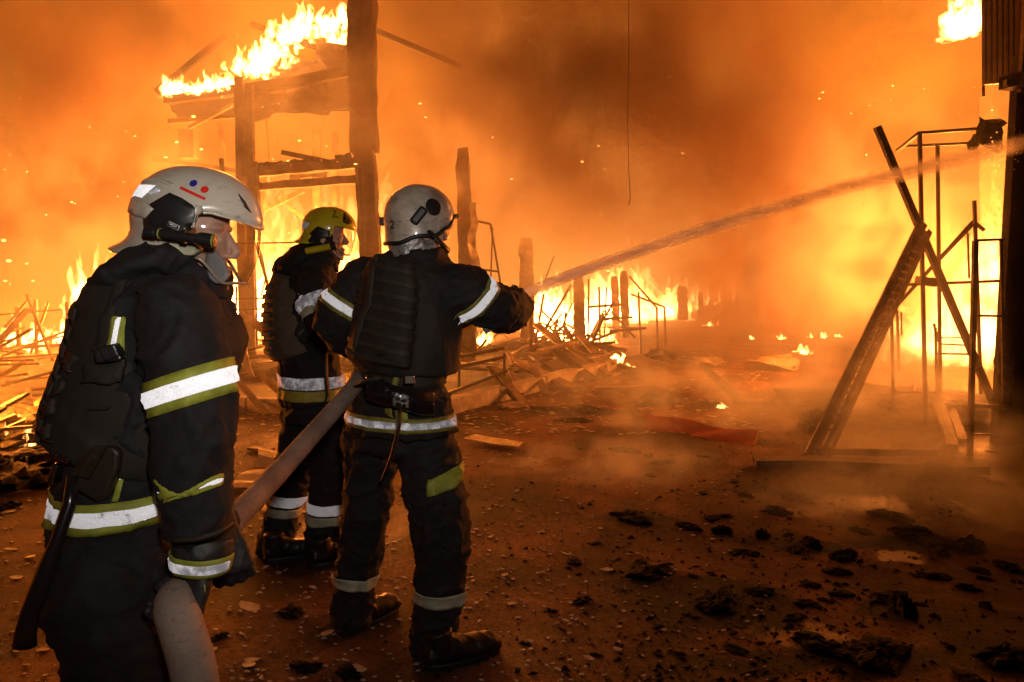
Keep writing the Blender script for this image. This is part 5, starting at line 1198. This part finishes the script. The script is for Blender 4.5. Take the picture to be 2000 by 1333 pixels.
# ================================================================== hose, nozzle, water
hose = tag(part(None, 'fire_hose', lambda q: limb(q, [Vector((P(420, 1500, 1.36).x + .02, 1.30, .04)), P(410, 1560, 1.36), P(382, 1333, 1.385), P(357, 1235, 1.425), P(343, 1182, 1.455), P(362, 1150, 1.53), P(402, 1090, 1.68), P(452, 1022, 1.86), P(560, 905, 2.32), P(688, 760, 2.86), P(712, 722, 3.12), P(800, 680, 3.4), P(940, 610, 3.5), P(990, 583, 3.46)],
      [.041, .041, .041, .041, .040, .035, .032, .031, .031, .030, .030, .03, .03, .028], n=22, sub=6), M_hosem, smooth=True), 'grey canvas fire hose running from the near glove up to the nozzle man', 'hose')
noz = empty('nozzle', P(1000, 578, 3.46), 'dark hose nozzle held ahead of the nozzle man\'s right sleeve', 'nozzle')
q = MB(); q.tube([P(985, 585, 3.46), P(1000, 578, 3.46), P(1003, 577, 3.46), P(1010, 574, 3.47)], [.03, .028, .034, .03], 18); q.build('barrel', M_blkp, noz, smooth=False, bevel=.002)
q = MB(); q.bar(P(1000, 562, 3.44), P(1008, 566, 3.45), .03, .03); q.build('lever', M_blkp, noz, bevel=.004)

# water jet: a core and torn strands of droplets
def water_mat(name, lo, hi, amax, sc):
    m = bpy.data.materials.new(name); m.use_nodes = True; t = m.node_tree; t.nodes.clear()
    df = t.nodes.new('ShaderNodeBsdfDiffuse'); df.inputs[0].default_value = (.9, .88, .88, 1); tl = t.nodes.new('ShaderNodeBsdfTranslucent'); tl.inputs[0].default_value = (.95, .93, .92, 1)
    m1_ = t.nodes.new('ShaderNodeMixShader'); m1_.inputs[0].default_value = .6; t.links.new(df.outputs[0], m1_.inputs[1]); t.links.new(tl.outputs[0], m1_.inputs[2])
    tcn = t.nodes.new('ShaderNodeTexCoord'); mp = t.nodes.new('ShaderNodeMapping'); mp.inputs['Scale'].default_value = sc; t.links.new(tcn.outputs['Object'], mp.inputs[0])
    n = t.nodes.new('ShaderNodeTexNoise'); n.inputs['Scale'].default_value = 3; n.inputs['Detail'].default_value = 6; t.links.new(mp.outputs[0], n.inputs['Vector'])
    lw = t.nodes.new('ShaderNodeLayerWeight'); lw.inputs[0].default_value = .5
    edge = mth(t, 'POWER', mth(t, 'SUBTRACT', 1.0, lw.outputs['Facing'], clamp=True), 1.1)
    at = t.nodes.new('ShaderNodeAttribute'); at.attribute_name = 'thick'
    a = mth(t, 'MULTIPLY', mth(t, 'MULTIPLY', edge, mrange(t, n.outputs['Fac'], lo, hi, .5, 1)), mth(t, 'MULTIPLY', at.outputs['Fac'], amax), clamp=True)
    tr = t.nodes.new('ShaderNodeBsdfTransparent'); mx = t.nodes.new('ShaderNodeMixShader'); t.links.new(a, mx.inputs[0]); t.links.new(tr.outputs[0], mx.inputs[1]); t.links.new(m1_.outputs[0], mx.inputs[2])
    o = t.nodes.new('ShaderNodeOutputMaterial'); t.links.new(mx.outputs[0], o.inputs[0]); return m
J0, J1, J2 = P(1010, 575, 3.48), P(1500, 412, 5.0), P(2060, 270, 6.6)
def jet(u):
    return (1 - u) ** 2 * J0 + 2 * u * (1 - u) * (P(1520, 383, 4.9)) + u * u * J2
o0 = J0; Mw = water_mat('jet_water', .3, .65, .62, (.8, 1.2, 6)); Mw2 = water_mat('jet_spray', .4, .7, .2, (1, 2, 9))
rj = random.Random(4); jw = empty('water_jet', J0); tag(jw, 'white water jet arcing from the nozzle to the upper right', 'water jet')
ax0 = (J2 - J0).normalized()
rotm = Matrix((ax0, UP.cross(ax0).normalized(), ax0.cross(UP.cross(ax0)).normalized())).transposed()
def strand(off, r0, r1, u0, u1, m, nm, n=40, wob=.3):
    q = MB(); sd = Vector((rj.uniform(0, 99), 0, 0)); pts, rs = [], []
    for i in range(n + 1):
        u = u0 + (u1 - u0) * i / n; p = jet(u)
        w_ = noise.noise_vector(Vector((u * 9, 0, 0)) + sd) * wob * (r0 + (r1 - r0) * u)
        pts.append(p + w_ + off * (r0 + (r1 - r0) * u)); rs.append((r0 + (r1 - r0) * u) * (.9 + .2 * noise.noise(Vector((u * 22, 3, 0)) + sd)) * min(1, .7 + (i / n) * 10))
    q.tube(pts, rs, 12); o = q.build(nm, m, jw, smooth=True)
    at = o.data.attributes.new('thick', 'FLOAT', 'POINT'); at.data.foreach_set('value', [1 + 1.1 * max(0, 1 - (u0 + (u1 - u0) * (k // 12) / n) * 2.6) for k in range(len(o.data.vertices))])
strand(Vector((0, 0, 0)), .030, .062, 0, 1, Mw, 'water_core')
for k in range(12):
    strand(Vector((0, rj.uniform(-1.2, 1.2), rj.uniform(-1.3, 1.0))), .014, .055, rj.uniform(.0, .35), 1, Mw2, 'water_strand', wob=.8)

q = MB(); tet = [Vector(v) for v in ((1, 0, -.6), (-.5, .87, -.6), (-.5, -.87, -.6), (0, 0, 1))]
for i in range(450):                                                # spray shed by the jet
    u = rj.random() ** .7; c = jet(u) + Vector((rj.gauss(0, .5), rj.gauss(0, 1), rj.gauss(-.25, 1))) * (.02 + .085 * u); r = rj.uniform(.0015, .005)
    q.add([c + Vector((v.x * 1.8, v.y, v.z)) * r for v in tet], [(0, 1, 3), (1, 2, 3), (2, 0, 3), (2, 1, 0)])
tag(q.build('droplets', mat('droplet', (.85, .84, .84), .15, var=.1), jw), kind='stuff')
# ------------------------------------------------------------------ smoke that hangs among the ruins
def smoke_mat(name, dens, col, ani=.25, puff=None, step=1.0):
    m = bpy.data.materials.new(name); m.use_nodes = True; t = m.node_tree; t.nodes.clear()
    v = t.nodes.new('ShaderNodeVolumePrincipled'); v.inputs['Color'].default_value = (*col, 1); v.inputs['Density'].default_value = dens
    v.inputs['Anisotropy'].default_value = ani
    if puff:                                                      # billows: denser in the middle, torn by noise
        sc, lo, hi, stretch = puff
        tcn = t.nodes.new('ShaderNodeTexCoord'); ge = t.nodes.new('ShaderNodeNewGeometry')
        ln = vec(t, 'LENGTH', tcn.outputs['Object']).outputs['Value']
        fall = mrange(t, ln, .15, .97, 1, 0)
        mp = t.nodes.new('ShaderNodeMapping'); mp.inputs['Scale'].default_value = stretch; t.links.new(ge.outputs['Position'], mp.inputs[0])
        n = t.nodes.new('ShaderNodeTexNoise'); n.inputs['Scale'].default_value = sc; n.inputs['Detail'].default_value = 3.5; n.inputs['Roughness'].default_value = .6
        t.links.new(mp.outputs[0], n.inputs['Vector'])
        k = mrange(t, n.outputs['Fac'], lo, hi, 0, 1)
        t.links.new(mth(t, 'MULTIPLY', mth(t, 'MULTIPLY', fall, k), dens), v.inputs['Density'])
        m.cycles.volume_step_rate = step
    o = t.nodes.new('ShaderNodeOutputMaterial'); t.links.new(v.outputs[0], o.inputs['Volume'])
    return m
sm = MB(); sm.box((0, 22.5, 4.4), (60, 33, 9.2))
tag(sm.build('smoke', smoke_mat('hanging_smoke', .03, (.95, .9, .85))), 'orange lit smoke hanging among the burning ruins', 'smoke', kind='stuff')
sm = MB(); sm.box((0, 30.2, 2.3), (90, 27, 5.0))
tag(sm.build('smoke', smoke_mat('far_smoke', .13, (.95, .9, .85))), 'thick smoke bank closing off the far ground', 'smoke', kind='stuff')
M_dark = smoke_mat('dark_smoke', 2.2, (.52, .31, .18), .15, (1.05, .41, .63, (1, 1, .8)), .38)
M_steam = smoke_mat('pale_steam', 2.4, (.96, .95, .93), .2, (2.2, .42, .66, (1, 1, 1.3)), .6)
def puff(name, c, r, m, label):
    b_ = MB(); b_.ball((0, 0, 0), 1, 20, 12)
    o = b_.build(name, m, smooth=True); o.location = c; o.scale = r
    return tag(o, label, name.split('_')[-1], kind='stuff')
puff('dark_smoke', P(1160, 130, 8.4), (3.3, 1.4, 2.3), M_dark, 'dark brown smoke plume drifting above the water jet')
puff('dark_smoke', P(1440, 300, 10.5), (1.5, 1.3, 3.4), M_dark, 'dark smoke column standing on the far ground behind the jet')
puff('dark_smoke', P(1480, 590, 11.5), (2.6, 1.5, 1.0), M_dark, 'low dark smoke over the far ground behind the small flames')
puff('dark_smoke', P(90, 190, 10), (1.7, .7, 1.7), M_dark, 'dark smoke swirling at the upper left corner')
puff('dark_smoke', P(330, 60, 11.5), (2.2, .8, 1.2), M_dark, 'dark smoke drifting above the burning roof edge at upper left')
puff('pale_steam', P(1300, 780, 7.3), (1.5, .8, .55), M_steam, 'pale steam rising off the wet ground around the red sheet')
puff('pale_steam', P(1720, 800, 7.4), (1.5, 1.2, .9), M_steam, 'pale steam billowing behind the leaning aluminium ladder')
puff('pale_steam', P(1900, 930, 5.0), (1.2, 1.0, .7), M_steam, 'thin steam drifting in front of the steel racks')
puff('amber_smoke', P(640, 200, 9.3), (2.4, .9, .8), smoke_mat('amber_smoke', .9, (.96, .9, .84), .3, (.7, .36, .62, (1, 1, .8))), 'amber smoke rolling off the burning stall roof')
puff('pale_steam', P(1690, 770, 6.0), (1.3, .55, .8), M_steam, 'pale steam curling round the foot of the leaning ladder')
M_amb = smoke_mat('amber_billow', .95, (.95, .88, .82), .3, (1.25, .46, .6, (1, 1, .9)), .45)
for c, r in ((P(1250, 420, 11), (3.2, 1.6, 1.7)), (P(1620, 420, 9.5), (2.0, 1.2, 2.2)), (P(180, 420, 10), (2.6, 1.4, 2.2)), (P(930, 250, 10.5), (1.8, 1.2, 1.8))):
    puff('amber_smoke', c, r, M_amb, {3.2: 'amber smoke billowing along the ground beyond the jet', 2.0: 'amber smoke billowing left of the steel racks', 2.6: 'amber smoke billowing at the left behind the near man', 1.8: 'amber smoke drifting between the big column and the jet'}[r[0]])
puff('pale_steam', P(1230, 900, 5.4), (1.0, .6, .2), M_steam, 'thin steam creeping over the asphalt in front of the red board')
puff('amber_smoke', P(1700, 680, 6.0), (1.2, .5, 1.35), smoke_mat('smoke_veil', .75, (.96, .92, .86), .35, (1.3, .3, .6, (1, 1, 1)), .8), 'thin veil of amber smoke drifting across the leaning ladder')
puff('pale_steam', P(1790, 970, 4.7), (1.4, 1.1, .38), M_steam, 'thin steam hanging over the wet ground at the lower right')
